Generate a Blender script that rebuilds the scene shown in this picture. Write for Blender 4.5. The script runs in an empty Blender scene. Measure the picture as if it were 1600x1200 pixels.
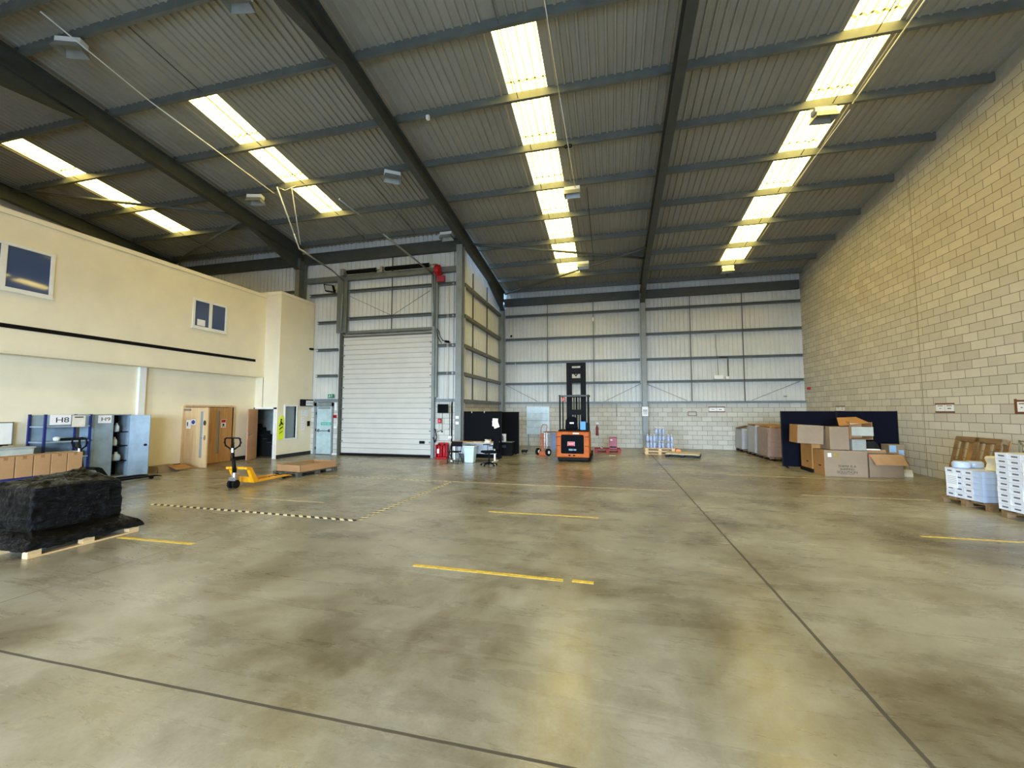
import bpy, bmesh, math, random
from mathutils import Vector, Matrix, Euler
random.seed(7)
C = bpy.context.scene.collection
R = math.radians
S = 1.10            # the plan below is drawn at 1:1.1; the last lines bring it to real size

# ------------------------------------------------------------------ materials
def lin(c):
    f = lambda u: (u/12.92 if u <= .04045 else ((u+.055)/1.055)**2.4)
    return tuple(f(v/255.) for v in c[:3]) + (1,)
MATS = {}
class NT:
    def __init__(s, name):
        s.m = bpy.data.materials.new(name); s.m.use_nodes = True
        s.t = s.m.node_tree; s.b = s.t.nodes['Principled BSDF']; s.out = s.t.nodes['Material Output']
    def n(s, kind, **kw):
        nd = s.t.nodes.new('ShaderNode'+kind)
        for k, v in kw.items():
            if k in nd.inputs and not hasattr(nd, k): nd.inputs[k].default_value = v
            else: setattr(nd, k, v)
        return nd
    def l(s, a, b): s.t.links.new(a, b)
    def math(s, op, a, b=None, c=None):
        nd = s.t.nodes.new('ShaderNodeMath'); nd.operation = op
        for i, v in enumerate((a, b, c)):
            if v is None: continue
            if isinstance(v, (int, float)): nd.inputs[i].default_value = v
            else: s.l(v, nd.inputs[i])
        return nd.outputs[0]
    def noise(s, vec, scale, detail=4, rough=.6, dist=0):
        nd = s.t.nodes.new('ShaderNodeTexNoise')
        nd.inputs['Scale'].default_value = scale; nd.inputs['Detail'].default_value = detail
        nd.inputs['Roughness'].default_value = rough; nd.inputs['Distortion'].default_value = dist
        if vec is not None: s.l(vec, nd.inputs['Vector'])
        return nd.outputs['Fac']
    def ramp(s, fac, stops):
        nd = s.t.nodes.new('ShaderNodeValToRGB'); e = nd.color_ramp.elements
        while len(e) > 1: e.remove(e[-1])
        for i, (p, c) in enumerate(stops):
            el = e[0] if i == 0 else e.new(p)
            el.position = p; el.color = c
        s.l(fac, nd.inputs['Fac']); return nd.outputs['Color']
    def mix(s, fac, a, b, mode='MIX'):
        nd = s.t.nodes.new('ShaderNodeMix'); nd.data_type = 'RGBA'; nd.blend_type = mode
        for sock, v in ((nd.inputs[0], fac), (nd.inputs[6], a), (nd.inputs[7], b)):
            if isinstance(v, (int, float)): sock.default_value = v
            elif isinstance(v, tuple): sock.default_value = v
            else: s.l(v, sock)
        return nd.outputs[2]
    def bump(s, h, strength=.3, dist=.01):
        nd = s.t.nodes.new('ShaderNodeBump'); nd.inputs['Strength'].default_value = strength
        nd.inputs['Distance'].default_value = dist; s.l(h, nd.inputs['Height']); s.l(nd.outputs[0], s.b.inputs['Normal'])
    def obj(s): return s.n('TexCoord').outputs['Object']
    def xyz(s, vec):
        nd = s.n('SeparateXYZ'); s.l(vec, nd.inputs[0]); return nd.outputs
    def comb(s, x, y, z=None):
        nd = s.n('CombineXYZ')
        for i, v in enumerate((x, y, z)):
            if v is None: continue
            s.l(v, nd.inputs[i])
        return nd.outputs[0]

def M(name, col, rough=.55, metal=0, var=.08, vs=4, bump=0, bs=30, coat=0, spec=.5, stretch=None):
    if name in MATS: return MATS[name]
    t = NT(name); b = t.b
    b.inputs['Roughness'].default_value = rough; b.inputs['Metallic'].default_value = metal
    b.inputs['Coat Weight'].default_value = coat; b.inputs['Specular IOR Level'].default_value = spec
    v = t.obj()
    if stretch:
        mp = t.n('Mapping'); mp.inputs['Scale'].default_value = stretch; t.l(v, mp.inputs['Vector']); v = mp.outputs[0]
    c = lin(col); f = t.noise(v, vs, 5)
    lo = tuple(max(0, x*(1-var*2)) for x in c[:3])+(1,); hi = tuple(min(1, x*(1+var*1.4)) for x in c[:3])+(1,)
    t.l(t.ramp(f, [(.3, lo), (.7, hi)]), b.inputs['Base Color'])
    if bump: t.bump(t.noise(v, bs, 4), bump, .01)
    MATS[name] = t.m; return t.m

def blocks(name, axis, c1, c2, mort):
    t = NT(name); o = t.xyz(t.obj()); v = t.comb(o[0] if axis == 'x' else o[1], o[2])
    br = t.n('TexBrick'); t.l(v, br.inputs['Vector'])
    br.inputs['Scale'].default_value = 1; br.inputs['Brick Width'].default_value = .45; br.inputs['Row Height'].default_value = .225
    br.inputs['Mortar Size'].default_value = .007; br.inputs['Mortar Smooth'].default_value = .2; br.inputs['Bias'].default_value = 0
    br.inputs['Color1'].default_value = lin(c1); br.inputs['Color2'].default_value = lin(c2); br.inputs['Mortar'].default_value = lin(mort)
    n = t.noise(t.obj(), 1.2, 6, .7); n2 = t.noise(t.obj(), 60, 3)
    col = t.mix(.35, br.outputs['Color'], t.ramp(n, [(.3, (.72, .7, .66, 1)), (.7, (1.0, 1.0, 1.0, 1))]), 'MULTIPLY')
    col = t.mix(.25, col, t.ramp(n2, [(.35, (.75, .75, .75, 1)), (.65, (1, 1, 1, 1))]), 'MULTIPLY')
    t.l(col, t.b.inputs['Base Color']); t.b.inputs['Roughness'].default_value = .85
    h = t.math('SUBTRACT', t.math('MULTIPLY', n2, .15), br.outputs['Fac'])
    t.bump(h, .6, .012); return t.m

def concrete():
    t = NT('polished_concrete'); o = t.obj(); x = t.xyz(o)
    n1 = t.noise(o, .5, 9, .66, .3); n2 = t.noise(o, 1.9, 10, .72, .15); n3 = t.noise(o, 38, 4, .65)
    mp = t.n('Mapping'); mp.inputs['Scale'].default_value = (.55, 2.6, 1); mp.inputs['Rotation'].default_value = (0, 0, .35); t.l(o, mp.inputs['Vector'])
    n4 = t.noise(mp.outputs[0], 1.3, 9, .7, .5)
    c = t.ramp(n1, [(.33, lin((92, 83, 62))), (.45, lin((134, 129, 111))), (.56, lin((157, 155, 141))), (.72, lin((178, 177, 165)))])
    c = t.mix(.60, c, t.ramp(n2, [(.30, (.66, .63, .58, 1)), (.46, (.92, .92, .91, 1)), (.68, (1.12, 1.12, 1.10, 1))]), 'MULTIPLY')
    c = t.mix(.55, c, t.ramp(n4, [(.34, (.74, .72, .68, 1)), (.5, (1, 1, 1, 1)), (.66, (1.1, 1.1, 1.09, 1))]), 'MULTIPLY')
    c = t.mix(.5, c, t.ramp(n3, [(.30, (.78, .77, .75, 1)), (.5, (1, 1, 1, 1)), (.7, (1.08, 1.08, 1.08, 1))]), 'MULTIPLY')
    vo = t.n('TexVoronoi'); vo.inputs['Scale'].default_value = 2.3; t.l(o, vo.inputs['Vector'])
    c = t.mix(t.math('MULTIPLY', t.math('LESS_THAN', vo.outputs['Distance'], .028), .6), c, (.06, .05, .03, 1))
    # darker brown band across the bay in front of the end wall
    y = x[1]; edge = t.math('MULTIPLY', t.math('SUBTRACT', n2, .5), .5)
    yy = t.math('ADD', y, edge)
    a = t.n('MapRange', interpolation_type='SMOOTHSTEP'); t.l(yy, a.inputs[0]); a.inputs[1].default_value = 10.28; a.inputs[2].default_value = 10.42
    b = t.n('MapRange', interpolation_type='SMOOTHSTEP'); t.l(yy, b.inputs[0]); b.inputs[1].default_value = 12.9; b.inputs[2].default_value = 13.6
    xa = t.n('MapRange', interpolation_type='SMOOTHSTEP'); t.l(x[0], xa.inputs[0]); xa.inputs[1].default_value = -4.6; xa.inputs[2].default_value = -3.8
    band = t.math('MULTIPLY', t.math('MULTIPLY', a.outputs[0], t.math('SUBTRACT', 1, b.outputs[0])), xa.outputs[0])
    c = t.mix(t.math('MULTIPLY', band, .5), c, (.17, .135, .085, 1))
    # saw-cut joints
    def line(co, p, w): return t.math('LESS_THAN', t.math('ABSOLUTE', t.math('SUBTRACT', co, p)), w)
    wob = t.math('MULTIPLY', t.math('SUBTRACT', t.noise(o, 2, 3), .5), .012)
    xs = t.math('ADD', x[0], wob); ys = t.math('ADD', y, wob)
    J = None
    for co, p, w in ((xs, 1.61, .015), (xs, -5.83, .006), (xs, -13.2, .006), (ys, 2.28, .011), (ys, 8.71, .008), (ys, 15.2, .006)):
        k = line(co, p, w); J = k if J is None else t.math('MAXIMUM', J, k)
    c = t.mix(t.math('MULTIPLY', J, .85), c, (.035, .028, .018, 1))
    t.l(c, t.b.inputs['Base Color'])
    r = t.math('ADD', .12, t.math('MULTIPLY', n4, .34)); r = t.math('ADD', r, t.math('MULTIPLY', J, .5))
    t.l(r, t.b.inputs['Roughness']); t.b.inputs['Specular IOR Level'].default_value = .65
    t.bump(t.math('SUBTRACT', t.math('MULTIPLY', n2, .25), J), .12, .01)
    return t.m

def rooflight_mat(name, L, cols):
    t = NT(name); o = t.obj(); x = t.xyz(o)
    st = t.n('Mapping'); st.inputs['Scale'].default_value = (6, .7, 1); t.l(o, st.inputs['Vector'])
    n = t.noise(st.outputs[0], 1.6, 6, .7); n2 = t.noise(o, 3, 6, .7)
    rib = t.math('POWER', t.math('ABSOLUTE', t.math('SINE', t.math('MULTIPLY', x[0], math.pi/.2))), 14)
    seam = t.math('LESS_THAN', t.math('FRACT', t.math('DIVIDE', t.math('SUBTRACT', x[1], 7.55), 1.778)), .03)
    c = t.ramp(n, [(p, q) for p, q in zip((.3, .5, .7), cols)])
    k = t.math('SUBTRACT', 1.0, t.math('MULTIPLY', rib, .93)); k = t.math('MULTIPLY', k, t.math('SUBTRACT', 1.0, t.math('MULTIPLY', seam, .90)))
    k = t.math('MULTIPLY', k, t.math('ADD', .55, t.math('MULTIPLY', n2, .9)))
    em = t.n('Emission'); t.l(c, em.inputs[0]); t.l(t.math('MULTIPLY', k, L), em.inputs[1]); t.l(em.outputs[0], t.out.inputs[0])
    return t.m

def stripes(name, ca, cb, period, duty=.5, slant=0):
    t = NT(name); x = t.xyz(t.obj())
    u = t.math('ADD', x[0], t.math('MULTIPLY', x[1], slant))
    f = t.math('LESS_THAN', t.math('FRACT', t.math('DIVIDE', u, period)), duty)
    n = t.noise(t.obj(), 9, 5, .7)
    c = t.mix(f, lin(ca), lin(cb)); c = t.mix(t.ramp(n, [(.55, (0, 0, 0, 1)), (.7, (.6, .6, .6, 1))]), c, lin((150, 140, 115)))
    t.l(c, t.b.inputs['Base Color']); t.b.inputs['Roughness'].default_value = .6; return t.m

def glassy(name, col, rough=.08, alpha=1, trans=0):
    t = NT(name); t.b.inputs['Base Color'].default_value = lin(col); t.b.inputs['Roughness'].default_value = rough
    t.b.inputs['Transmission Weight'].default_value = trans; t.b.inputs['Specular IOR Level'].default_value = .8
    t.b.inputs['IOR'].default_value = 1.45; return t.m

def wood(name, ca, cb, scale=(1, 14, 14)):
    t = NT(name); mp = t.n('Mapping'); mp.inputs['Scale'].default_value = scale; t.l(t.obj(), mp.inputs['Vector'])
    n = t.noise(mp.outputs[0], 1.5, 6, .6, .6)
    t.l(t.ramp(n, [(.3, lin(ca)), (.7, lin(cb))]), t.b.inputs['Base Color']); t.b.inputs['Roughness'].default_value = .6
    t.bump(n, .15, .004); return t.m

def film(name, col, rough=.12, bs=(9, 9, 22), st=.9, spec=.6):
    t = NT(name); t.b.inputs['Roughness'].default_value = rough
    t.b.inputs['Base Color'].default_value = lin(col)
    mp = t.n('Mapping'); mp.inputs['Scale'].default_value = bs; mp.inputs['Rotation'].default_value = (.3, .2, .5); t.l(t.obj(), mp.inputs['Vector'])
    n = t.noise(mp.outputs[0], 1, 7, .65, 1.2)
    w = t.noise(t.obj(), 22, 5, .6, 2.0)
    t.bump(t.math('ADD', n, t.math('MULTIPLY', w, .35)), st, .06); t.b.inputs['Specular IOR Level'].default_value = spec
    return t.m

ROOF_L = 12.5; SKY = 56.0; ROOF_B = 10.0; EXPO = 0.2
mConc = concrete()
mBlkX = blocks('blockwork_x', 'x', (208, 206, 196), (192, 189, 178), (124, 119, 108))
mBlkY = blocks('blockwork_y', 'y', (214, 208, 192), (196, 190, 174), (120, 111, 96))
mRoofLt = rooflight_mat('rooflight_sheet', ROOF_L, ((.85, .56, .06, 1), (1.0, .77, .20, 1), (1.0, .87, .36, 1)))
mRoofLtB = rooflight_mat('unseen_rooflight_sheet', ROOF_B, ((1, .66, .20, 1), (1.0, .74, .28, 1), (1.0, .80, .34, 1)))   # unseen rooflights behind the ridge, glow set separately to brighten the hall
mLiner = M('roof_liner', (150, 147, 134), .45, .0, .05, .8, spec=.4)
mClad = M('wall_liner', (202, 202, 194), .4, .0, .04, .8)
mSteel = M('grey_painted_steel', (98, 102, 96), .5, .1, .10, 3)
mSteelD = M('dark_painted_steel', (66, 69, 63), .55, .1, .10, 3)
mCol = M('column_grey_paint', (128, 134, 132), .45, 0, .08, 2)
mGalv = M('galvanised_steel', (140, 144, 140), .35, .55, .12, 6)
mPlas = M('magnolia_plaster', (234, 224, 196), .75, 0, .03, 1.2, bump=.05, bs=20)
mWht = M('white_paint', (232, 232, 226), .5, 0, .03, 3)
mBlack = M('black_paint', (11, 11, 12), .6, 0, .1, 5, spec=.15)
mRub = M('black_rubber', (15, 15, 15), .8, 0, .1, 8, spec=.2)
mSkirt = M('dark_skirting', (30, 30, 33), .4)
mOak = wood('oak_veneer', (178, 128, 72), (206, 158, 100), (10, 10, .8))
mOakP = wood('pale_birch_veneer', (196, 160, 112), (216, 184, 140), (10, 10, .8))
mPine = wood('pine_timber', (196, 160, 108), (222, 190, 142))
mOldP = wood('weathered_pallet_timber', (98, 74, 48), (144, 116, 80))
mGryP = wood('grey_pallet_timber', (62, 60, 54), (92, 88, 78))
mKraft = M('kraft_cardboard', (172, 132, 90), .8, 0, .06, 3, bump=.05, bs=14)
mKraftG = M('grey_brown_cardboard', (144, 124, 100), .8, 0, .05, 3, bump=.05, bs=14)
mKraftO = M('orange_brown_cardboard', (170, 122, 66), .8, 0, .06, 3)
mTape = M('brown_parcel_tape', (112, 70, 34), .3)
mPaper = M('white_paper', (238, 238, 240), .7, 0, .02)
mInk = M('black_ink', (30, 30, 34), .6)
mNavy = M('navy_screen_fabric', (9, 12, 25), .95, 0, .15, 30, bump=.1, bs=120, spec=.15)
mBlkF = M('black_screen_fabric', (13, 15, 19), .95, 0, .15, 30, bump=.1, bs=120, spec=.15)
mYel = M('yellow_paint', (240, 168, 12), .35, 0, .04, 5, coat=.3)
mOrg = M('orange_truck_paint', (186, 90, 14), .5, 0, .12, 4, spec=.2)
mOrgP = M('salmon_orange_paint', (190, 104, 70), .5, spec=.3)
mRed = M('red_plastic', (168, 18, 28), .4, spec=.3)
mRedM = M('crimson_metal', (150, 30, 62), .45)
mBlue = M('blue_rack_paint', (22, 36, 100), .45)
mGBlue = M('pale_blue_grey_metal', (140, 158, 170), .45)
mGDoor = M('pale_green_grey_door', (176, 196, 196), .5)
mGreen = M('green_sign', (12, 118, 84), .5)
mGrn2 = M('teal_sticker', (70, 168, 150), .5)
mBin = M('pale_blue_plastic', (196, 216, 224), .45)
mHi = M('fluorescent_yellow', (226, 240, 20), .5)
mTapeY = M('yellow_floor_tape', (224, 192, 78), .5, 0, .2, 14)
mTapeP = M('worn_pale_floor_tape', (198, 180, 138), .6, 0, .25, 16)
mTapeBW = stripes('black_and_cream_hazard_tape', (26, 22, 16), (244, 234, 198), .17, .5, 1.0)
mTapeWorn = stripes('worn_hazard_tape', (150, 138, 112), (214, 200, 164), .17, .5, 1.0)
mSect = M('cream_door_panel', (196, 193, 184), .4, 0, .03, 1.5)
mScreen = M('black_screen_glass', (3, 3, 3), .5, 0, .02, spec=.04)
mChrome = M('chromed_metal', (190, 190, 195), .2, .9)
mFilmB = film('black_stretch_film', (4, 4, 4), .09, (4, 4, 14), 1.0, .16)
mFilmC = film('grey_cloudy_stretch_film', (166, 168, 172), .3, (3, 3, 30), .4)
mFilmP = film('cloudy_film_over_cardboard', (150, 122, 108), .28, (4, 4, 14), .7)
mBottle = glassy('blue_tinted_water_bottle', (206, 220, 244), .12, trans=.55)
mPane = glassy('dark_blue_window_glass', (70, 86, 122), .04)
mPaneG = glassy('grey_obscured_glass', (128, 142, 148), .25)
mOffRoof = M('office_roof_board', (110, 104, 92), .8)
mWhiteBx = M('glossy_white_carton', (226, 230, 238), .4)
mWhiteBl = M('film_covered_white_carton', (190, 208, 236), .22)
mCream = M('cream_polystyrene', (226, 220, 196), .7)
mDesk = M('beige_desktop', (190, 172, 146), .4)
mOrgL = M('red_amber_lamp', (190, 58, 30), .3)
mStair = M('black_stair_carpet', (14, 15, 18), .9)
mStairW = M('stair_wall_paint', (158, 166, 162), .7)
mAsph = M('yard_tarmac', (92, 93, 92), .9)

# ------------------------------------------------------------------ mesh builder
class MB:
    def __init__(s): s.v = []; s.f = []; s.m = []; s.sm = []
    def face(s, idx, mi=0, sm=False): s.f.append(idx); s.m.append(mi); s.sm.append(sm)
    def box(s, x0, x1, y0, y1, z0, z1, mi=0, rot=None, piv=None):
        n = len(s.v); P = [Vector((x, y, z)) for z in (z0, z1) for y in (y0, y1) for x in (x0, x1)]
        if rot is not None:
            pv = Vector(piv) if piv else Vector(((x0+x1)/2, (y0+y1)/2, (z0+z1)/2))
            m = Euler(rot).to_matrix(); P = [m @ (p-pv)+pv for p in P]
        s.v += P
        for q in ((0, 2, 3, 1), (4, 5, 7, 6), (0, 1, 5, 4), (2, 6, 7, 3), (0, 4, 6, 2), (1, 3, 7, 5)): s.face([n+i for i in q], mi)
        return s
    def hexa(s, pts, mi=0):   # 8 points: bottom loop 4, top loop 4
        n = len(s.v); s.v += [Vector(p) for p in pts]
        for q in ((3, 2, 1, 0), (4, 5, 6, 7), (0, 1, 5, 4), (1, 2, 6, 5), (2, 3, 7, 6), (3, 0, 4, 7)): s.face([n+i for i in q], mi)
        return s
    def quad(s, a, b, c, d, mi=0):
        n = len(s.v); s.v += [Vector(a), Vector(b), Vector(c), Vector(d)]; s.face([n, n+1, n+2, n+3], mi); return s
    def cyl(s, a, b, r0, r1=None, seg=12, mi=0, caps=True):
        r1 = r0 if r1 is None else r1; a = Vector(a); b = Vector(b); d = (b-a).normalized()
        u = d.orthogonal().normalized(); w = d.cross(u); n = len(s.v)
        for p, r in ((a, r0), (b, r1)):
            for i in range(seg):
                t = 2*math.pi*i/seg; s.v.append(p+(u*math.cos(t)+w*math.sin(t))*r)
        for i in range(seg): s.face([n+i, n+(i+1) % seg, n+seg+(i+1) % seg, n+seg+i], mi, True)
        if caps: s.face([n+i for i in range(seg)][::-1], mi); s.face([n+seg+i for i in range(seg)], mi)
        return s
    def tube(s, pts, r, seg=8, mi=0):
        for a, b in zip(pts[:-1], pts[1:]): s.cyl(a, b, r, seg=seg, mi=mi)
        return s
    def bar(s, a, b, w, h, mi=0, up=(0, 0, 1)):   # rectangular bar from a to b
        a = Vector(a); b = Vector(b); d = (b-a).normalized(); u = d.cross(Vector(up))
        if u.length < 1e-4: u = Vector((1, 0, 0))
        u.normalize(); v = u.cross(d).normalized(); u = u*w/2; v = v*h/2
        s.hexa([a-u-v, a+u-v, b+u-v, b-u-v, a-u+v, a+u+v, b+u+v, b-u+v], mi); return s
    def lathe(s, prof, cx, cy, seg=16, mi=0):
        n = len(s.v)
        for r, z in prof:
            for i in range(seg):
                t = 2*math.pi*i/seg; s.v.append(Vector((cx+r*math.cos(t), cy+r*math.sin(t), z)))
        for k in range(len(prof)-1):
            for i in range(seg):
                a = n+k*seg; s.face([a+i, a+(i+1) % seg, a+seg+(i+1) % seg, a+seg+i], mi, True)
        s.face([n+i for i in range(seg)][::-1], mi); a = n+(len(prof)-1)*seg; s.face([a+i for i in range(seg)], mi)
        return s
    def prism(s, poly, axis, d0, d1, mi=0):   # poly in the plane across axis
        n = len(s.v); k = len(poly)
        for d in (d0, d1):
            for p in poly:
                s.v.append(Vector((d, p[0], p[1])) if axis == 'x' else Vector((p[0], d, p[1])) if axis == 'y' else Vector((p[0], p[1], d)))
        for i in range(k): s.face([n+i, n+(i+1) % k, n+k+(i+1) % k, n+k+i], mi)
        s.face([n+i for i in range(k)][::-1], mi); s.face([n+k+i for i in range(k)], mi); return s
    def build(s, name, mats, parent=None, bev=0, kind=None):
        me = bpy.data.meshes.new(name); me.from_pydata([tuple(v) for v in s.v], [], s.f)
        for m in (mats if isinstance(mats, (list, tuple)) else [mats]): me.materials.append(m)
        for p, mi, sm in zip(me.polygons, s.m, s.sm): p.material_index = mi; p.use_smooth = sm
        b = bmesh.new(); b.from_mesh(me); bmesh.ops.recalc_face_normals(b, faces=b.faces); b.to_mesh(me); b.free()
        o = bpy.data.objects.new(name, me); C.objects.link(o)
        if parent is not None: o.parent = parent
        if bev:
            md = o.modifiers.new('bevel', 'BEVEL'); md.width = bev; md.segments = 2; md.limit_method = 'ANGLE'
        if kind: o['kind'] = kind
        return o

def tag(o, label, cat, group=None, loc=None, rz=None):
    o['label'] = label; o['category'] = cat
    if group: o['group'] = group
    if loc: o.location = loc
    if rz is not None: o.rotation_euler = (0, 0, rz)
    return o
def thing(name, label, cat, loc=(0, 0, 0), rz=0, group=None):
    o = bpy.data.objects.new(name, None); C.objects.link(o); o.empty_display_size = .1
    return tag(o, label, cat, group, loc, rz)
def dup(r, loc, rz=None, label=None, group=None):
    c = r.copy(); C.objects.link(c); c.location = loc
    if rz is not None: c.rotation_euler = (0, 0, rz)
    if label: c['label'] = label
    if group: c['group'] = group
    def rec(a, b):
        for ch in list(a.children):
            d = ch.copy(); C.objects.link(d); d.parent = b; rec(ch, d)
    rec(r, c); return c
def st(name, mb, m, bev=0): return mb.build(name, m, None, bev, 'structure')
_tr = [0]
def trim(mb, m, bev=0):
    _tr[0] += 1; return st('trim_%d' % _tr[0], mb, m, bev)
def text(s, size, loc, rot, m, parent, name='lettering', align='CENTER', ext=.0008, sx=1):
    cu = bpy.data.curves.new(name, 'FONT'); cu.body = s; cu.size = size; cu.align_x = align; cu.align_y = 'CENTER'; cu.extrude = ext
    o = bpy.data.objects.new(name, cu); C.objects.link(o); bpy.context.view_layer.update()
    me = bpy.data.meshes.new_from_object(o.evaluated_get(bpy.context.evaluated_depsgraph_get()))
    bpy.data.objects.remove(o); me.name = name; me.materials.clear(); me.materials.append(m)
    q = bpy.data.objects.new(name, me); C.objects.link(q); q.location = loc; q.rotation_euler = rot; q.scale = (sx, 1, 1)
    if parent is not None: q.parent = parent
    return q
FY = (R(90), 0, 0)          # lettering facing -Y
FX = (R(90), 0, R(90))      # lettering facing +X
FXm = (R(90), 0, R(-90))    # lettering facing -X

# ------------------------------------------------------------------ plan
XR = 7.97; YF = 19.7; YD = 13.95; XC = -5.25; XL = -18.9; YB = -9.3; YRIDGE = 5.1
A_X, B_X, C_X, D_X = 1.43, -5.15, -12.05, -18.6
def PZ(y):                   # underside of the purlins
    return 7.52+.117*(19.7-y) if y >= YRIDGE else 7.52+.117*(19.7-YRIDGE)-.117*(YRIDGE-y)
def RZ(y): return PZ(y)+.20  # roof liner

# floor and yard
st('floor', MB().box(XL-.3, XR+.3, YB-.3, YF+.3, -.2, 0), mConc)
st('ground', MB().box(-60, 60, -60, YB-.3, -.25, -.02), mAsph)

# corrugated liner sheets: profile runs along x (or y), ribs stand into the room
def ribs(a0, a1, pitch=.182, w=.035, d=.028):
    pts = []; k = math.floor(a0/pitch)
    pts.append((a0, 0)); x = (k+1)*pitch
    while x < a1-w*2:
        if x-w*1.4 > a0: pts += [(x-w, 0), (x-w*.55, d), (x+w*.55, d), (x+w, 0)]
        x += pitch
    pts.append((a1, 0)); return pts
def clad_x(mb, x0, x1, y, z0, z1, sgn=-1):     # wall sheet in plane y, ribs towards sgn*y
    P = ribs(x0, x1); n = len(mb.v)
    for x, d in P: mb.v += [Vector((x, y+sgn*d, z0)), Vector((x, y+sgn*d, z1))]
    for i in range(len(P)-1): mb.face([n+2*i, n+2*i+2, n+2*i+3, n+2*i+1])
    return mb
def clad_y(mb, y0, y1, x, z0, ztop, sgn=1):
    P = ribs(y0, y1); n = len(mb.v)
    for y, d in P: mb.v += [Vector((x+sgn*d, y, z0)), Vector((x+sgn*d, y, ztop(y)))]
    for i in range(len(P)-1): mb.face([n+2*i, n+2*i+2, n+2*i+3, n+2*i+1])
    return mb
def clad_roof(mb, x0, x1, y0, y1, lift=0):
    P = ribs(x0, x1, d=.040); n = len(mb.v)
    for x, d in P: mb.v += [Vector((x, y0, RZ(y0)-d+lift)), Vector((x, y1, RZ(y1)-d+lift))]
    for i in range(len(P)-1): mb.face([n+2*i, n+2*i+1, n+2*i+3, n+2*i+2])
    return mb

# roof with rooflight slots
LIGHTS = [(-16.47, -15.62, 7.15, 12.0, -15.95), (-9.80, -8.95, 7.15, 12.0, -9.1), (-2.2, -1.30, 7.15, 18.25, -1.98), (4.45, 5.35, 5.35, 18.25, 4.98)]
LIGHTS_B = [(a, b, -7.5, 3.4) for a, b, *_ in LIGHTS]
mb = MB(); edges = [XL-.3]
for a, b, *_ in LIGHTS: edges += [a, b]
edges.append(XR+.3)
for i in range(len(edges)-1):
    x0, x1 = edges[i], edges[i+1]
    for u, v in ((x0, min(x1, XC)), (max(x0, XC), x1)):
        if u >= v: continue
        ye = YD+.1 if v <= XC+.001 else YF+.1
        L = [l for l in LIGHTS if abs(l[0]-x0) < 1e-6 and abs(l[1]-x1) < 1e-6]
        if L:
            clad_roof(mb, u, v, YRIDGE, L[0][2]); clad_roof(mb, u, v, L[0][3], ye)
            clad_roof(mb, u, v, YB-.2, -7.5); clad_roof(mb, u, v, 3.4, YRIDGE)
        else:
            clad_roof(mb, u, v, YRIDGE, ye); clad_roof(mb, u, v, YB-.2, YRIDGE)
st('ceiling', mb, mLiner)
# outer weather skin above, so no daylight leaks past the liner
mb = MB()
for x0, x1, ye in ((XL-.5, XC, YD+.3), (XC, XR+.5, YF+.3)):
    mb.quad((x0, YRIDGE, RZ(YRIDGE)+.25), (x1, YRIDGE, RZ(YRIDGE)+.25), (x1, ye, RZ(ye)+.25), (x0, ye, RZ(ye)+.25))
    mb.quad((x0, YB-.4, RZ(YB-.4)+.25), (x1, YB-.4, RZ(YB-.4)+.25), (x1, YRIDGE, RZ(YRIDGE)+.25), (x0, YRIDGE, RZ(YRIDGE)+.25))
st('roof', mb, mGalv)
win = 0
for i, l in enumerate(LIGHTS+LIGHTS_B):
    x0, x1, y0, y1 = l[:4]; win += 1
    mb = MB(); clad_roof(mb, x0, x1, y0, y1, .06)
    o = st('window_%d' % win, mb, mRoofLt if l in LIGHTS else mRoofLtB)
    fr = MB()
    for x in (x0, x1): fr.quad((x, y0, RZ(y0)-.01), (x, y1, RZ(y1)-.01), (x, y1, RZ(y1)+.07), (x, y0, RZ(y0)+.07))
    for y in (y0, y1): fr.quad((x0, y, RZ(y)-.01), (x1, y, RZ(y)-.01), (x1, y, RZ(y)+.07), (x0, y, RZ(y)+.07))
    fr.build('window_upstand', mWht, o)

# purlins: lipped channels
def channel(mb, x0, x1, y, z, h=.19, w=.075, s=1):
    prof = [(0, 0), (w, 0), (w, .02), (.012, .012), (.012, h-.012), (w, h-.02), (w, h), (0, h)]
    mb.prism([(y+s*p[0], z+p[1]) for p in prof], 'x', x0, x1); return mb
PY = [5.45, 7.05, 8.70, 10.30, 11.93, 13.50, 15.13, 16.70, 18.12, 19.40]
bays = [(XR-.05, A_X), (A_X, B_X), (B_X, C_X), (C_X, D_X)]
for bi, (xa, xb) in enumerate(bays):
    for y in PY+[4.75, 3.1, 1.4]:
        if bi >= 2 and y > 13.6: continue
        trim(channel(MB(), xb+.02, xa-.02 if bi else xa, y, PZ(y)), mSteel)
# sag rods between purlins
mb = MB()
for x, ya, ye in [(l[4], 5.45, 19.4 if l[0] > XC else 13.5) for l in LIGHTS]+[(-7.0, 10.3, 13.5), (3.1, 5.45, 7.05)]:
    mb.tube([(x, ya, PZ(ya)+.05), (x, ye, PZ(ye)+.05)], .011, 6)
trim(mb, mSteelD)

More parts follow.
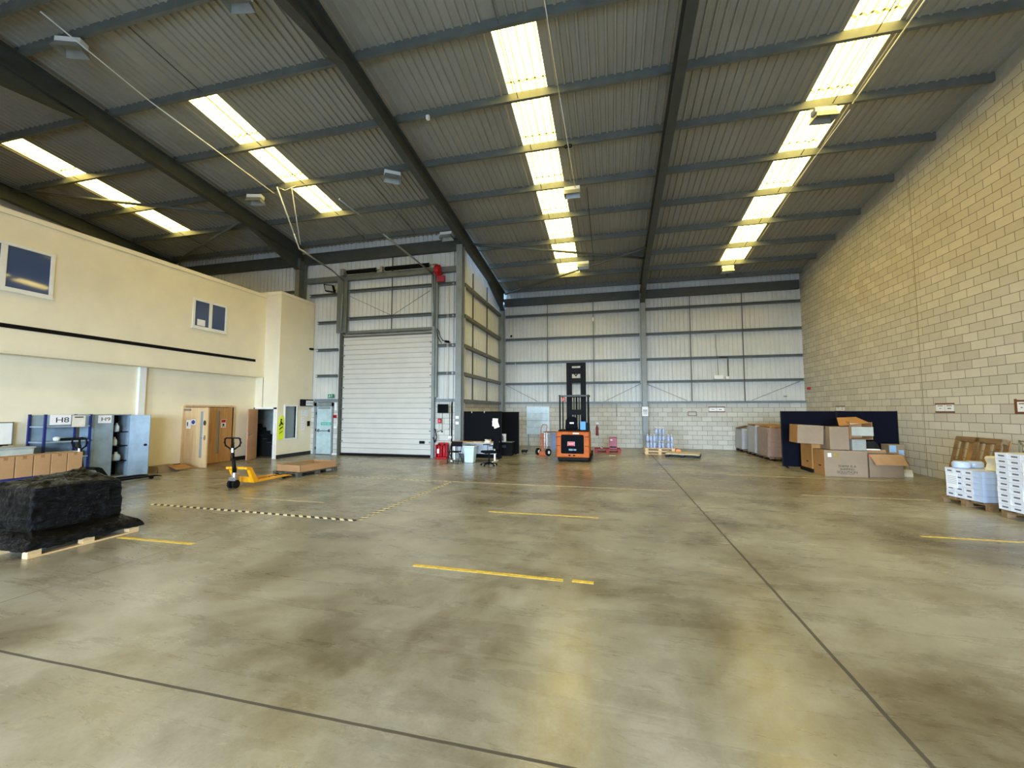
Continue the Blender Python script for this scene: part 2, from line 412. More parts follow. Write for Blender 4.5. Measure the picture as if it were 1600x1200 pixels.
# rafters and columns
def rafter(name, x, ycol, label):
    t = thing(name, label, 'roof beam', (x, ycol, 0), 0, 'sloping roof rafters')
    w = .20; tf = .03; d = .45
    def seg(mb, ya, yb, da, db):   # I section between ya and yb with depths da, db
        za, zb = PZ(ya), PZ(yb); ra, rb = ya-ycol, yb-ycol
        for ta, tb, dda, ddb, ww in ((0, 0, tf, tf, w), (da-tf, db-tf, tf, tf, w), (tf, tf, da-2*tf, db-2*tf, .02)):
            mb.hexa([(-ww/2, ra, za-ta-dda), (ww/2, ra, za-ta-dda), (ww/2, rb, zb-tb-ddb), (-ww/2, rb, zb-tb-ddb),
                     (-ww/2, ra, za-ta), (ww/2, ra, za-ta), (ww/2, rb, zb-tb), (-ww/2, rb, zb-tb)])
    m = MB(); seg(m, YRIDGE, ycol, d, d); m.build('beam', mSteelD, t)
    m = MB(); seg(m, YB+.2, YRIDGE, d, d); m.build('beam', mSteelD, t)
    m = MB()                                           # eaves haunch
    ya, yb = ycol-2.4, ycol-.2; za, zb = PZ(ya)-d, PZ(yb)-d
    m.hexa([(-.01, ya-ycol, za), (.01, ya-ycol, za), (.01, yb-ycol, zb-.48), (-.01, yb-ycol, zb-.48),
            (-.01, ya-ycol, za+.01), (.01, ya-ycol, za+.01), (.01, yb-ycol, zb), (-.01, yb-ycol, zb)])
    m.hexa([(-w/2, ya-ycol, za-.03), (w/2, ya-ycol, za-.03), (w/2, yb-ycol, zb-.51), (-w/2, yb-ycol, zb-.51),
            (-w/2, ya-ycol, za), (w/2, ya-ycol, za), (w/2, yb-ycol, zb-.48), (-w/2, yb-ycol, zb-.48)])
    m.build('haunch', mSteelD, t)
    m = MB()                                           # apex haunch
    for sg in (1, -1):
        y1 = YRIDGE+sg*1.5; z1 = PZ(y1)-d; z0 = PZ(YRIDGE)-d-.38
        for ww, t0, t1 in ((.02, 0, .38), (w, -.03, 0)):
            pass
        m.hexa([(-w/2, YRIDGE-ycol, z0-.03), (w/2, YRIDGE-ycol, z0-.03), (w/2, y1-ycol, z1-.03), (-w/2, y1-ycol, z1-.03),
                (-w/2, YRIDGE-ycol, z0), (w/2, YRIDGE-ycol, z0), (w/2, y1-ycol, z1), (-w/2, y1-ycol, z1)])
        m.hexa([(-.01, YRIDGE-ycol, z0), (.01, YRIDGE-ycol, z0), (.01, y1-ycol, z1-.005), (-.01, y1-ycol, z1-.005),
                (-.01, YRIDGE-ycol, PZ(YRIDGE)-d), (.01, YRIDGE-ycol, PZ(YRIDGE)-d), (.01, y1-ycol, z1), (-.01, y1-ycol, z1)])
    m.build('ridge_haunch', mSteelD, t)
    return t
rafter('roof_rafter', A_X, 19.42, 'dark grey sloping roof rafter between the two long rooflights')
rafter('roof_rafter', B_X, 19.42, 'dark grey sloping roof rafter running down past the roller door corner')
rafter('roof_rafter', C_X, 13.68, 'dark grey sloping roof rafter passing above the office tower')
rafter('roof_rafter', D_X, 13.68, 'dark grey sloping roof rafter half hidden behind the office parapet')
def column(x, y, ztop, label, m=mCol, dy=.42, w=.20):
    mb = MB()
    mb.box(-w/2, w/2, -dy/2, -dy/2+.03, 0, ztop).box(-w/2, w/2, dy/2-.03, dy/2, 0, ztop).box(-.01, .01, -dy/2+.03, dy/2-.03, 0, ztop)
    mb.box(-w/2-.04, w/2+.04, -dy/2-.03, dy/2+.03, 0, .02)
    return tag(mb.build('steel_column', m), label, 'column', 'steel columns', (x, y, 0))
column(A_X+.02, 19.42, 7.05, 'grey steel column against the end wall carrying white paper signs')
column(XC+.02, 19.42, 7.05, 'grey steel column in the inner corner behind the black screens')
column(XC-.05, 13.80, 7.75, 'tall grey steel column on the corner beside the desk', w=.22, dy=.30)
column(C_X, 13.66, 7.75, 'grey steel column rising behind the office tower parapet', mSteel)

# end wall
def wallbox(name, x0, x1, y0, y1, z0, z1, m): return st(name, MB().box(x0, x1, y0, y1, z0, z1), m)
wallbox('wall_far', XC-.3, XR+.3, YF, YF+.25, 0, 2.05, mBlkX)
mb = MB(); clad_x(mb, XC-.1, XR+.1, YF+.10, 2.05, 7.75); st('wall_far', mb, mClad)
wallbox('wall_far', XC-.42, XR+.3, YF+.26, YF+.3, 0, 8.6, mClad)
wallbox('wall_right', XR, XR+.25, YB-.3, YF+.3, 0, 9.6, mBlkY)
trim(MB().hexa([(XR-.03, YRIDGE, RZ(YRIDGE)-.32), (XR, YRIDGE, RZ(YRIDGE)-.32), (XR, YF, RZ(YF)-.32), (XR-.03, YF, RZ(YF)-.32),
     (XR-.03, YRIDGE, RZ(YRIDGE)), (XR, YRIDGE, RZ(YRIDGE)), (XR, YF, RZ(YF)), (XR-.03, YF, RZ(YF))]), M('grey_white_flashing', (176, 172, 156), .6))
trim(MB().box(XR-.004, XR, 13.025, 13.037, 0, 8.3), M('movement_joint_mastic', (134, 124, 104), .8))
# return wall behind the corner
wallbox('wall_return', XC-.25, XC-.10, YD+.1, YF, 0, 2.0, mBlkY)
wallbox('wall_return', XC-.42, XC-.36, YD, YF+.3, 0, 9.0, mClad); wallbox('wall_return', XC-.42, XC-.36, YF-.2, YF+.3, 0, 9.0, mClad)
mb = MB(); clad_y(mb, YD+.1, YF, XC-.14, 2.0, lambda y: RZ(y)-.01); st('wall_return', mb, mClad)
# door wall
mb = MB()
clad_x(mb, XL, -10.45, YD+.06, 2.05, 8.5); clad_x(mb, -6.3, XC, YD+.06, 2.05, 8.5); clad_x(mb, -10.45, -6.3, YD+.06, 4.72, 8.5)
st('wall_door', mb, mClad)
wallbox('wall_door', -10.62, -10.30, YD, YD+.2, 0, 2.05, mBlkX)
wallbox('wall_door', -6.3, XC-.1, YD, YD+.2, 0, 2.05, mBlkX)
wallbox('wall_door', XL, -11.32, YD, YD+.2, 0, 2.05, mBlkX)
wallbox('wall_door', XL, XC, YD+.25, YD+.3, 0, 8.6, mClad)
# left gable and back wall with the two open loading doors behind the camera
wallbox('wall_left', XL-.25, XL, YB-.3, YD+.3, 0, 9.6, mClad)
DO = [(-9.0, -4.2, 3.9), (-1.5, 5.5, 3.9)]
xs = [XL-.3]
for a, b, h in DO: xs += [a, b]
xs.append(XR+.3)
mb = MB()
for i in range(0, len(xs), 2): mb.box(xs[i], xs[i+1], YB-.25, YB, 0, 9.6)
for a, b, h in DO: mb.box(a, b, YB-.25, YB, h, 9.6)
st('wall_back', mb, mBlkX)

# girts (sheeting rails)
def girt_x(x0, x1, y, z, h=.13, d=.12, m=mSteel):
    trim(MB().prism([(y, z-h/2), (y-d, z-h/2), (y-d, z-h/2+.02), (y-.012, z-h/2+.012), (y-.012, z+h/2-.012), (y-d, z+h/2-.02), (y-d, z+h/2), (y, z+h/2)], 'x', x0, x1), m)
for z in (3.02, 4.06, 5.23, 6.40):
    girt_x(A_X+.12, XR-.05, YF+.02, z, .11); girt_x(XC+.12, A_X-.12, YF+.02, z, .11)
girt_x(A_X+.1, XR, YF+.0, 2.08, .10, .10, mCol); girt_x(XC, A_X-.1, YF+.0, 2.08, .10, .10, mCol)
trim(MB().box(A_X+.1, XR-.1, YF-.12, YF+.04, 6.92, 7.30), mSteelD); trim(MB().box(XC+.1, A_X-.1, YF-.12, YF+.04, 6.92, 7.30), mSteelD)
for z in (3.07, 4.10, 5.20, 6.40):
    if z < 5.25: girt_x(-11.40, -10.46, YD+.03, z, .11)
    girt_x(-6.28, XC-.15, YD+.03, z, .11)
girt_x(-11.8, -10.46, YD+.03, 6.32, .11); girt_x(-10.0, -6.5, YD+.03, 6.40, .11); girt_x(-10.0, -6.5, YD+.03, 5.30, .11)
girt_x(-18.8, -12.2, YD+.03, 6.55, .11)
girt_x(-6.28, XC-.15, YD-.0, 2.08, .11, .08, mCol); girt_x(-11.45, -10.30, YD-.0, 2.10, .12, .08, mCol)
trim(MB().box(-11.9, XC-.1, YD-.16, YD+.02, 6.82, 7.02), mSteel)
trim(MB().box(-18.8, XC-.1, YD-.14, YD+.02, 7.62, 8.05), mSteelD)
for z in (2.06, 3.05, 4.10, 5.22, 6.40):
    trim(MB().prism([(XC-.12, z-.065), (XC+.03, z-.065), (XC+.03, z+.065), (XC-.12, z+.065)], 'y', YD+.2, YF-.5), mSteel)
# thin vertical rods and wind ties on the end walls
for x in (-3.0, -.8, 3.5, 5.64): trim(MB().box(x-.014, x+.014, YF-.05, YF-.02, 2.1, 6.95), mSteelD)
trim(MB().box(-8.14, -8.11, YD-.05, YD-.02, 4.75, 7.9), mSteelD)
for y in (15.3, 17.2): trim(MB().box(XC-.1, XC-.06, y-.014, y+.014, 2.1, 7.2), mSteelD)
mb = MB()
for a, b in (((A_X+.1, 2.95), (3.3, 2.15)), ((XR-.2, 2.95), (5.9, 2.15)), ((A_X-.1, 2.95), (-.3, 2.15)), ((XC+.2, 2.95), (-3.5, 2.15))):
    mb.tube([(a[0], YF-.03, a[1]), (b[0], YF-.03, b[1])], .008, 6)
for a, b in (((-9.95, 6.2), (-8.15, 5.35)), ((-6.55, 6.2), (-8.1, 5.35))):
    mb.tube([(a[0], YD-.03, a[1]), (b[0], YD-.03, b[1])], .008, 6)
trim(mb, mSteelD)

# roof bracing tubes
def brace(a, b, label, r=.045):
    p0 = Vector((a[0], a[1], PZ(a[1])-.10)); p1 = Vector((b[0], b[1], PZ(b[1])-.10))
    o = MB().cyl((0, 0, 0), p1-p0, r, seg=12).build('brace_tube', mSteel); tag(o, label, 'brace', 'diagonal wind braces under the roof', tuple(p0))
brace((-5.05, 14.4), (1.35, 16.75), 'grey diagonal brace tube crossing the long central rooflight from the corner column')
brace((-5.05, 19.3), (1.35, 15.9), 'grey diagonal brace tube rising from the inner corner of the end wall')
brace((-18.5, 8.5), (-12.15, 11.2), 'grey diagonal brace tube crossing the rooflight above the office')
brace((-18.2, 13.4), (-12.15, 11.2), 'short grey diagonal brace tube meeting the rafter above the office')

# ------------------------------------------------------------------ office block
XU = -12.25; XW = -12.60; XT = -11.60; YT = 12.24
mb = MB().box(XU-.15, XU, YB, YT+.1, 2.93, 5.82).box(XL, XU-.15, YB, YT, 2.93, 3.05)
st('wall_office', mb, mPlas)
st('wall_office', MB().box(XW-.2, XW, YB, 9.74, 0, 2.95).box(XW-.2, XW, 11.40, YT+.0, 0, 2.95).box(XW-.2, XW, 9.74, 11.40, 1.86, 2.95), mPlas)
st('ceiling_office', MB().box(XL, XU-.15, YB, YD-.2, 5.55, 5.65), mOffRoof)
trim(MB().box(XU-.35, XU+.035, YB, YT+.02, 5.82, 5.93), mPlas)
trim(MB().box(XU+.0, XU+.015, YB, 11.85, 3.43, 3.52), mBlack)
# tower
st('wall_tower', MB().box(XU-.02, XT, YT, YT+.12, 1.80, 5.93).box(XW, XU, YT, YT+.12, 1.80, 2.95).box(XT-.12, XT, YT, YT+.12, 0, 1.8), mPlas)
st('wall_tower', MB().box(XT-.12, XT, YT+.12, 12.60, 0, 5.93).box(XT-.12, XT, 13.13, YD, 0, 5.93).box(XT-.12, XT, 12.60, 13.13, 1.86, 5.93).box(XT-.12, XT, 12.60, 13.13, 0, .70), mPlas)
trim(MB().box(XU-.3, XT+.035, YT-.035, YD, 5.93, 6.04), mPlas)
st('baseboard_office', MB().box(XW, XW+.02, YB, 9.70, 0, .13).box(XW, XW+.02, 11.42, YT, 0, .13), mSkirt)
st('baseboard_tower', MB().box(XT, XT+.02, YT, YD, 0, .13), mSkirt)
trim(MB().box(XW, XW+.09, 8.42, 8.58, 0, 2.94), mWht)
trim(MB().box(XU-.35, XU, YB, YT, 2.90, 2.935), mPlas)
# stair behind the tower opening
wallbox('wall_stair', -14.7, -14.6, YT, 13.43, 0, 2.9, mStairW)
wallbox('wall_stair', -14.7, XW-.2, YT, YT+.12, 0, 2.9, mStairW)
wallbox('wall_stair', -14.7, XT-.13, 13.38, 13.43, 0, 2.9, mStairW)
sm = MB()
for i in range(12): sm.box(-14.5, -11.95-.2*i, 12.80, 13.36, .28+.13*(i-1) if i else 0, .28+.13*i)
s0 = sm.build('staircase', mStair); tag(s0, 'dark carpeted stairs climbing behind the tower doorway', 'stairs')
for i in range(7): MB().box(-12.15-.2*i, -11.95-.2*i, 12.785, 12.80, .26+.13*i, .28+.13*i).build('stair_nosing', M('worn_nosing', (70, 72, 74), .5), s0)

# upper windows of the office
def office_window(y0, y1, z0, z1, X=XU, mull=None):
    global win; win += 1
    f = MB(); w = .07
    f.box(X-.02, X+.03, y0, y1, z0, z0+w).box(X-.02, X+.03, y0, y1, z1-w, z1).box(X-.02, X+.03, y0, y0+w, z0+w, z1-w).box(X-.02, X+.03, y1-w, y1, z0+w, z1-w)
    m = mull if mull else (y0+y1)/2
    f.box(X-.02, X+.025, m-.05, m+.05, z0+w, z1-w)
    o = st('window_%d' % win, f, mWht, .006)
    MB().box(X+.002, X+.008, y0+w, m-.05, z0+w, z1-w).build('window_pane', mPane, o)
    MB().box(X+.002, X+.008, m+.05, y1-w, z0+w, z1-w).build('window_pane', mPane, o)
    MB().box(X-.02, X+.05, y0-.03, y1+.03, z0-.03, z0).build('window_sill', mWht, o)
    return o
office_window(4.30, 6.38, 4.22, 5.24, mull=5.58)
wo = office_window(9.55, 10.68, 4.22, 5.13)
tag(MB().box(XU+.012, XU+.016, 9.70, 9.95, 4.31, 4.50).build('paper_notice', mPaper), 'small paper notice stuck inside the narrower upstairs office window', 'notice')
# tower window and reveals
win += 1
f = MB(); y0, y1, z0, z1 = 12.60, 13.13, .70, 1.86
f.box(XT-.1, XT+.03, y0-.06, y0, z0-.06, z1+.06).box(XT-.1, XT+.03, y1, y1+.06, z0-.06, z1+.06).box(XT-.1, XT+.03, y0, y1, z1, z1+.06).box(XT-.1, XT+.03, y0, y1, z0-.06, z0)
o = st('window_%d' % win, f, mWht, .005); MB().box(XT-.07, XT-.06, y0, y1, z0, z1).build('window_pane', mPaneG, o)
# tower doorway architrave
trim(MB().box(XT-.14, XT-.04, YT-.03, YT, 0, 1.82).box(XW-.02, XW+.05, YT-.03, YT, 0, 1.82).box(XW-.02, XT-.04, YT-.03, YT, 1.76, 1.84), mWht)

# ------------------------------------------------------------------ doors
def leaf(nm, w, h, m, loc, rz, gx0, gx1, gz0=.3, gz1=1.68, pane=mPaneG, hand=None):
    """door leaf in local x (0..w), thickness in y"""
    mb = MB()
    if gx0 is None: mb.box(0, w, -.022, .022, .01, h)
    else: mb.box(0, gx0, -.022, .022, .01, h).box(gx1, w, -.022, .022, .01, h).box(gx0, gx1, -.022, .022, .01, gz0).box(gx0, gx1, -.022, .022, gz1, h)
    o = st(nm, mb, m, .003); o.location = loc; o.rotation_euler = (0, 0, rz)
    if gx0 is not None: MB().box(gx0, gx1, -.006, .006, gz0, gz1).build('door_pane', pane, o)
    if hand is not None:
        k = MB()
        for s in (-1, 1): k.cyl((hand, s*.02, .90), (hand, s*.07, .90), .012, seg=8).cyl((hand, s*.06, .90), (hand+(.1 if hand < w/2 else -.1), s*.06, .90), .011, seg=8)
        k.box(hand-.03, hand+.03, -.027, .027, .83, .97); k.build('door_handle', mChrome, o)
    return o
d1 = leaf('door_1', .88, 1.80, mOakP, (XW+.02, 9.76, 0), 0, .60, .70, hand=.80)
MB().box(.02, .24, -.07, -.025, 1.70, 1.76).build('door_closer', mGalv, d1)
n1 = MB().box(0, .17, -.003, 0, 0, .26).build('paper_notice', mPaper); tag(n1, 'white notice with a dark figure taped to the open pale double-door leaf', 'notice', None, (XW+.10, 9.735, 1.16))
MB().box(.03, .07, -.005, -.003, .08, .2).build('printed_figure', mInk, n1)
n2 = MB().box(0, .14, -.003, 0, 0, .16).build('door_sign', mPaper); tag(n2, 'square sign with a blue disc on the open pale double-door leaf', 'sign', None, (XW+.30, 9.735, 1.28))
MB().cyl((.07, -.006, .08), (.07, -.003, .08), .065, seg=20).build('blue_disc', M('sign_blue', (30, 60, 150), .5), n2)
n3 = MB().cyl((0, 0, 0), (0, -.008, 0), .05, seg=20).build('vision_roundel', M('dark_green_roundel', (48, 58, 34), .5)); tag(n3, 'small dark round plate near the edge of the open pale leaf', 'door plate', None, (XW+.80, 9.735, 1.34)); n3.scale = (1, 1, 1.5)
d2 = leaf('door_2', .90, 1.80, mOak, (XW-.03, 11.37, 0), R(-90), .46, .54, hand=None)
d2b = leaf('door_3', .70, 1.80, mOak, (XW-.03, 9.77, 0), R(90), .46, .54)
n4 = MB().box(0, .003, 0, .17, 0, .27).build('door_sign', mPaper); tag(n4, 'small red bordered warning sign on the closed oak door leaf', 'sign', None, (XW-.005, 10.96, 1.14))
MB().box(.003, .005, .01, .16, .17, .26).build('red_band', mRed, n4); MB().box(.003, .005, .03, .14, .03, .05).build('red_band', mRed, n4); MB().box(.003, .005, .05, .12, .06, .13).build('printed_symbol', mInk, n4)
trim(MB().box(XW-.05, XW+.03, 9.68, 9.74, 0, 1.86).box(XW-.05, XW+.03, 11.40, 11.46, 0, 1.86).box(XW-.05, XW+.03, 9.74, 11.40, 1.82, 1.88), mOakP)
d4 = leaf('door_4', .70, 1.76, M('pinkish_ply_door', (196, 152, 116), .5, 0, .06, 3), (-12.42, YT-.04, 0), R(-68), None, None, hand=.62)
n5 = MB().box(-.05, .05, 0, .003, 0, .24).build('door_sign', mPaper); tag(n5, 'narrow pictogram sign high on the pinkish stair door', 'sign', None, (-12.42+.26*math.cos(R(-68))-.028, YT-.04+.26*math.sin(R(-68))-.012, 1.42), R(112))
MB().box(-.02, .02, .003, .005, .05, .19).build('printed_figure', mInk, n5)
n6 = MB().box(-.08, .08, 0, .003, 0, .2).build('door_sign', mPaper); tag(n6, 'white notice in the middle of the pinkish stair door', 'notice', None, (-12.42+.30*math.cos(R(-68))-.028, YT-.04+.30*math.sin(R(-68))-.012, 1.16), R(112))

# fire exit door beside the roller door
d5 = st('door_5', MB().box(-11.30, -10.64, YD-.06, YD-.02, .02, 1.86), mGDoor, .004)
MB().box(-11.22, -10.68, YD-.13, YD-.10, .90, .94).box(-11.20, -11.16, YD-.13, YD-.06, .88, .99).box(-10.72, -10.68, YD-.13, YD-.06, .88, .99).build('door_handle', mGalv, d5)
MB().box(-11.2, -10.68, YD-.11, YD-.06, 1.78, 1.83).build('door_closer', mGalv, d5)
mb = MB()
for z in (.25, .95, 1.6): mb.cyl((-11.31, YD-.08, z-.05), (-11.31, YD-.08, z+.05), .018, seg=8)
mb.build('door_hinge', mBlack, d5)
trim(MB().box(-11.42, -11.31, YD-.07, YD, 0, 2.02).box(-10.63, -10.58, YD-.07, YD, 0, 2.02).box(-11.42, -10.58, YD-.07, YD, 1.88, 2.02), mCol)
trim(MB().box(-10.62, -10.27, YD-.055, YD-.015, 0, .06), mWht)
g = MB().box(0, .48, -.003, 0, 0, .11).build('push_bar_sticker', mGrn2); tag(g, 'teal push bar sticker above the bar of the fire exit door', 'sticker', None, (-11.10, YD-.061, 1.14))
text('Push bar to open', .055, (.24, -.004, .055), FY, mWht, g)
g = MB().box(0, .27, -.02, 0, 0, .15).build('exit_sign', mGreen); tag(g, 'green running man exit sign above the fire exit door', 'sign', None, (-10.84, YD-.02, 2.20))
k = MB().cyl((.07, -.024, .115), (.07, -.02, .115), .014, seg=10).box(.055, .085, -.024, -.02, .06, .1).box(.04, .06, -.024, -.02, .025, .065).box(.085, .1, -.024, -.02, .03, .07)
k.box(.14, .15, -.024, -.02, .03, .12).box(.19, .2, -.024, -.02, .03, .12).box(.14, .2, -.024, -.02, .115, .125); k.build('pictogram', mWht, g)

# ------------------------------------------------------------------ roller door
dx0, dx1, dz = -10.14, -6.40, 4.70
mb = MB(); z = .08; n = 24; hgt = (dz-.18)/n
for i in range(n):
    z0 = .10+i*hgt+.006
    mb.prism([(YD-.08, z0+.004), (YD-.104, z0+.004), (YD-.100, z0+hgt*.5), (YD-.104, z0+hgt-.014), (YD-.08, z0+hgt-.012)], 'x', dx0, dx1)
mb.box(dx0, dx1, YD-.09, YD-.02, .04, dz-.06, 1)
rd = st('door_6', mb, [mSect, M('door_seam_grey', (140, 139, 132), .7)])
MB().box(dx0, dx1, YD-.11, YD-.02, 0, .09).build('bottom_seal', mRub, rd)
MB().box(dx0+.02, dx1-.02, YD-.13, YD-.09, dz-.16, dz-.10).build('top_seal', mGryP, rd)
mb = MB().box(-6.86, -6.64, YD-.125, YD-.11, .50, .60); mb.build('door_handle', mBlack, rd, .02)
k = MB()
for i in range(11):
    z = .55+i*.41
    for x in (dx0+.03, dx1-.03): k.box(x-.04, x+.04, YD-.14, YD-.11, z-.025, z+.025)
k.build('roller_hinge', mGalv, rd)
trim(MB().box(-10.44, -10.0, YD-.18, YD-.10, 4.74, 6.92), mSteel)     # door goal post, upper part
trim(MB().box(-10.27, -10.15, YD-.17, YD-.02, 0, 4.74), mSteelD)
trim(MB().box(-6.39, -6.28, YD-.16, YD-.06, 0, 6.9).box(-6.27, -6.20, YD-.12, YD-.02, 2.2, 6.8), mCol)
trim(MB().box(-10.0, -6.4, YD-.12, YD-.06, 4.70, 4.80), mSteel)
# shaft and springs
t = thing('door_shaft', 'dark torsion spring shaft above the roller door', 'door shaft', (-8.2, YD-.25, 7.10))
MB().cyl((-2.0, 0, 0), (2.05, 0, 0), .02, seg=10).build('shaft', mGalv, t)
for a, b in ((-1.75, -.5), (-.1, 1.7)):
    mb = MB().cyl((a, 0, 0), (b, 0, 0), .075, seg=14)
    x = a
    while x < b: mb.cyl((x, 0, 0), (x+.012, 0, 0), .082, seg=14); x += .035
    mb.build('torsion_spring', mBlack, t)
MB().box(-.3, -.2, -.06, .06, -.12, .1).build('bracket', mGalv, t); MB().box(-2.0, -1.85, -.1, .1, -.14, .12).build('bracket', mGalv, t)
t = thing('chain_hoist', 'red round chain hoist drum at the end of the roller door shaft', 'chain hoist', (-6.13, YD-.28, 6.85))
MB().cyl((-.08, 0, 0), (.08, 0, 0), .2, seg=24).build('drum', mRed, t, .01); MB().cyl((-.1, 0, 0), (-.082, 0, 0), .08, seg=16).build('hub', mOrgL, t)
MB().box(-.05, .25, .0, .12, -.42, -.2).build('bracket', mRedM, t)
c = MB()
for x in (0, .04):
    c.tube([(x, 0, 0), (x, 0, -4.2)], .006, 5)
tag(c.build('pull_chain', mWht), 'long pale pull chain hanging beside the roller door', 'chain', None, (-5.82, YD-.1, 6.3))
c = MB().tube([(0, 0, 0), (.1, 0, -.1), (.15, 0, -.3), (.25, 0, -.45), (.4, 0, -.5)], .015, 6).tube([(0, 0, -.05), (.05, 0, -.3), (.2, 0, -.55)], .015, 6)
tag(c.build('cable_loop', mRub), 'black cable loop hanging by the top corner of the roller door', 'cable', None, (-6.22, YD-.14, 4.72))
c = MB().tube([(0, 0, 0), (.04, 0, -.05), (.09, 0, -.3), (.02, 0, -.5), (-.05, 0, -.3)], .02, 6)
tag(c.build('coiled_cable', mRub), 'black coiled cable beside the bottom half of the roller door', 'cable', None, (-6.25, YD-.15, 1.05))

# ================================================================== THINGS
# ------------------------------------------------------------------ pallets
def pallet(loc, rz, label, L=1.08, W=.90, H=.13, m=mOldP, blk=None, top=5, name='timber_pallet', group='timber pallets'):
    t = thing(name, label, 'pallet', loc, rz, group); b = MB()
    for j in range(3):
        y = -W/2+(W-.09)*j/2
        b.box(-L/2, L/2, y, y+.09, 0, .018)
    b.build('bottom_boards', m, t)
    for i in range(3):
        for j in range(3):
            x = -L/2+(L-.12)*i/2; y = -W/2+(W-.09)*j/2
            MB().box(x, x+.12, y, y+.09, .018, H-.038).build('block', blk or m, t)
    b = MB()
    for i in range(3):
        x = -L/2+(L-.12)*i/2; b.box(x, x+.12, -W/2, W/2, H-.038, H-.02)
    n = top
    for j in range(n):
        y = -W/2+(W-.12)*j/(n-1); b.box(-L/2, L/2, y, y+.12, H-.02, H)
    b.build('deck_boards', m, t)
    return t

# ------------------------------------------------------------------ black wrapped load on pallet
pallet((-7.10, 3.93, 0), R(90), 'pale new timber pallet under the black wrapped load', L=1.14, W=1.12, m=mPine, H=.12)
def crumple(me, amp, sc, seed=0):
    from mathutils import noise
    for v in me.vertices:
        p = Vector(v.co)*sc+Vector((seed, 0, 0))
        n = noise.noise_vector(p)*amp+noise.noise_vector(p*2.7)*amp*.45
        v.co += n
def ridges(me, amp):
    from mathutils import noise
    me.update()
    nor = [Vector(v.normal) for v in me.vertices]
    for v, n in zip(me.vertices, nor):
        p = Vector((v.co.x*5+v.co.y*3, v.co.y*5-v.co.x*2, v.co.z*16))
        q = Vector((v.co.x*11, v.co.y*13, v.co.z*30))
        r = (1-abs(noise.noise(p))*2.2)**3*.7+(1-abs(noise.noise(q))*2)**2*.35
        v.co += n*(r-.3)*amp
def wrapped(name, sections, mat, amp, label, cat, sub=16, keep=None, seed=0):
    """sections: list of (z, [4 xy corners]) from the bottom up"""
    mb = MB(); k = sub; N = 4*k; rows = []
    fine = []
    for (z0, c0), (z1, c1), m in sections_pairs(sections):
        for i in range(m):
            t = i/m; fine.append((z0+(z1-z0)*t, [(a[0]+(b[0]-a[0])*t, a[1]+(b[1]-a[1])*t, (a[2] if len(a) > 2 else 0)+((b[2] if len(b) > 2 else 0)-(a[2] if len(a) > 2 else 0))*t) for a, b in zip(c0, c1)]))
    z, c = sections[-1]; fine.append((z, [(a[0], a[1], a[2] if len(a) > 2 else 0) for a in c]))
    for z, c in fine:
        n = len(mb.v)
        for e in range(4):
            a, b = c[e], c[(e+1) % 4]
            for i in range(k):
                t = i/k; mb.v.append(Vector((a[0]+(b[0]-a[0])*t, a[1]+(b[1]-a[1])*t, z+a[2]+(b[2]-a[2])*t)))
        rows.append(n)
    for r in range(len(rows)-1):
        for i in range(N): mb.face([rows[r]+i, rows[r]+(i+1) % N, rows[r+1]+(i+1) % N, rows[r+1]+i], 0, True)
    # top cap as rings shrinking to the middle
    zt, ct = fine[-1]; cx = sum(p[0] for p in ct)/4; cy = sum(p[1] for p in ct)/4
    last = rows[-1]; m = 8
    ring = [Vector(v) for v in mb.v[last:last+N]]
    zc = sum(v.z for v in ring)/N
    for q in range(1, m):
        t = q/m; n = len(mb.v)
        for v in ring: mb.v.append(Vector((v.x+(cx-v.x)*t, v.y+(cy-v.y)*t, v.z+(zc-v.z)*t)))
        for i in range(N): mb.face([last+i, last+(i+1) % N, n+(i+1) % N, n+i], 0, True)
        last = n
    mb.face([last+i for i in range(N)], 0, True)
    mb.face([rows[0]+i for i in range(N)][::-1], 0)
    o = mb.build(name, mat); crumple(o.data, amp, 5, seed); tag(o, label, cat); return o
def sections_pairs(s):
    return [(s[i], s[i+1], max(2, int(abs(s[i+1][0]-s[i][0])/.05)+2)) for i in range(len(s)-1)]
W = wrapped('wrapped_load', [
    (.085, [(-7.72, 3.325), (-6.505, 3.325), (-6.505, 4.535), (-7.72, 4.535)]),
    (.14, [(-7.72, 3.33), (-6.51, 3.33), (-6.51, 4.53), (-7.72, 4.53)]),
    (.19, [(-7.68, 3.41), (-6.57, 3.41), (-6.57, 4.49), (-7.68, 4.49)]),
    (.235, [(-7.67, 3.44), (-6.78, 3.50), (-6.76, 4.44), (-7.67, 4.48)]),
    (.25, [(-7.66, 3.46), (-6.83, 3.52), (-6.81, 4.44), (-7.66, 4.47)]),
    (.60, [(-7.66, 3.50), (-6.84, 3.52), (-6.82, 4.44), (-7.66, 4.47)]),
    (.70, [(-7.66, 3.52, .02), (-6.84, 3.53, .05), (-6.83, 4.42, .03), (-7.66, 4.45, .09)]),
    (.72, [(-7.58, 3.60, .06), (-6.98, 3.62, .06), (-6.98, 4.34, .05), (-7.55, 4.40, .15)])],
    mFilmB, .016, 'large load wrapped in shiny black film on a pale pallet', 'wrapped load', 64)
ridges(W.data, .020)

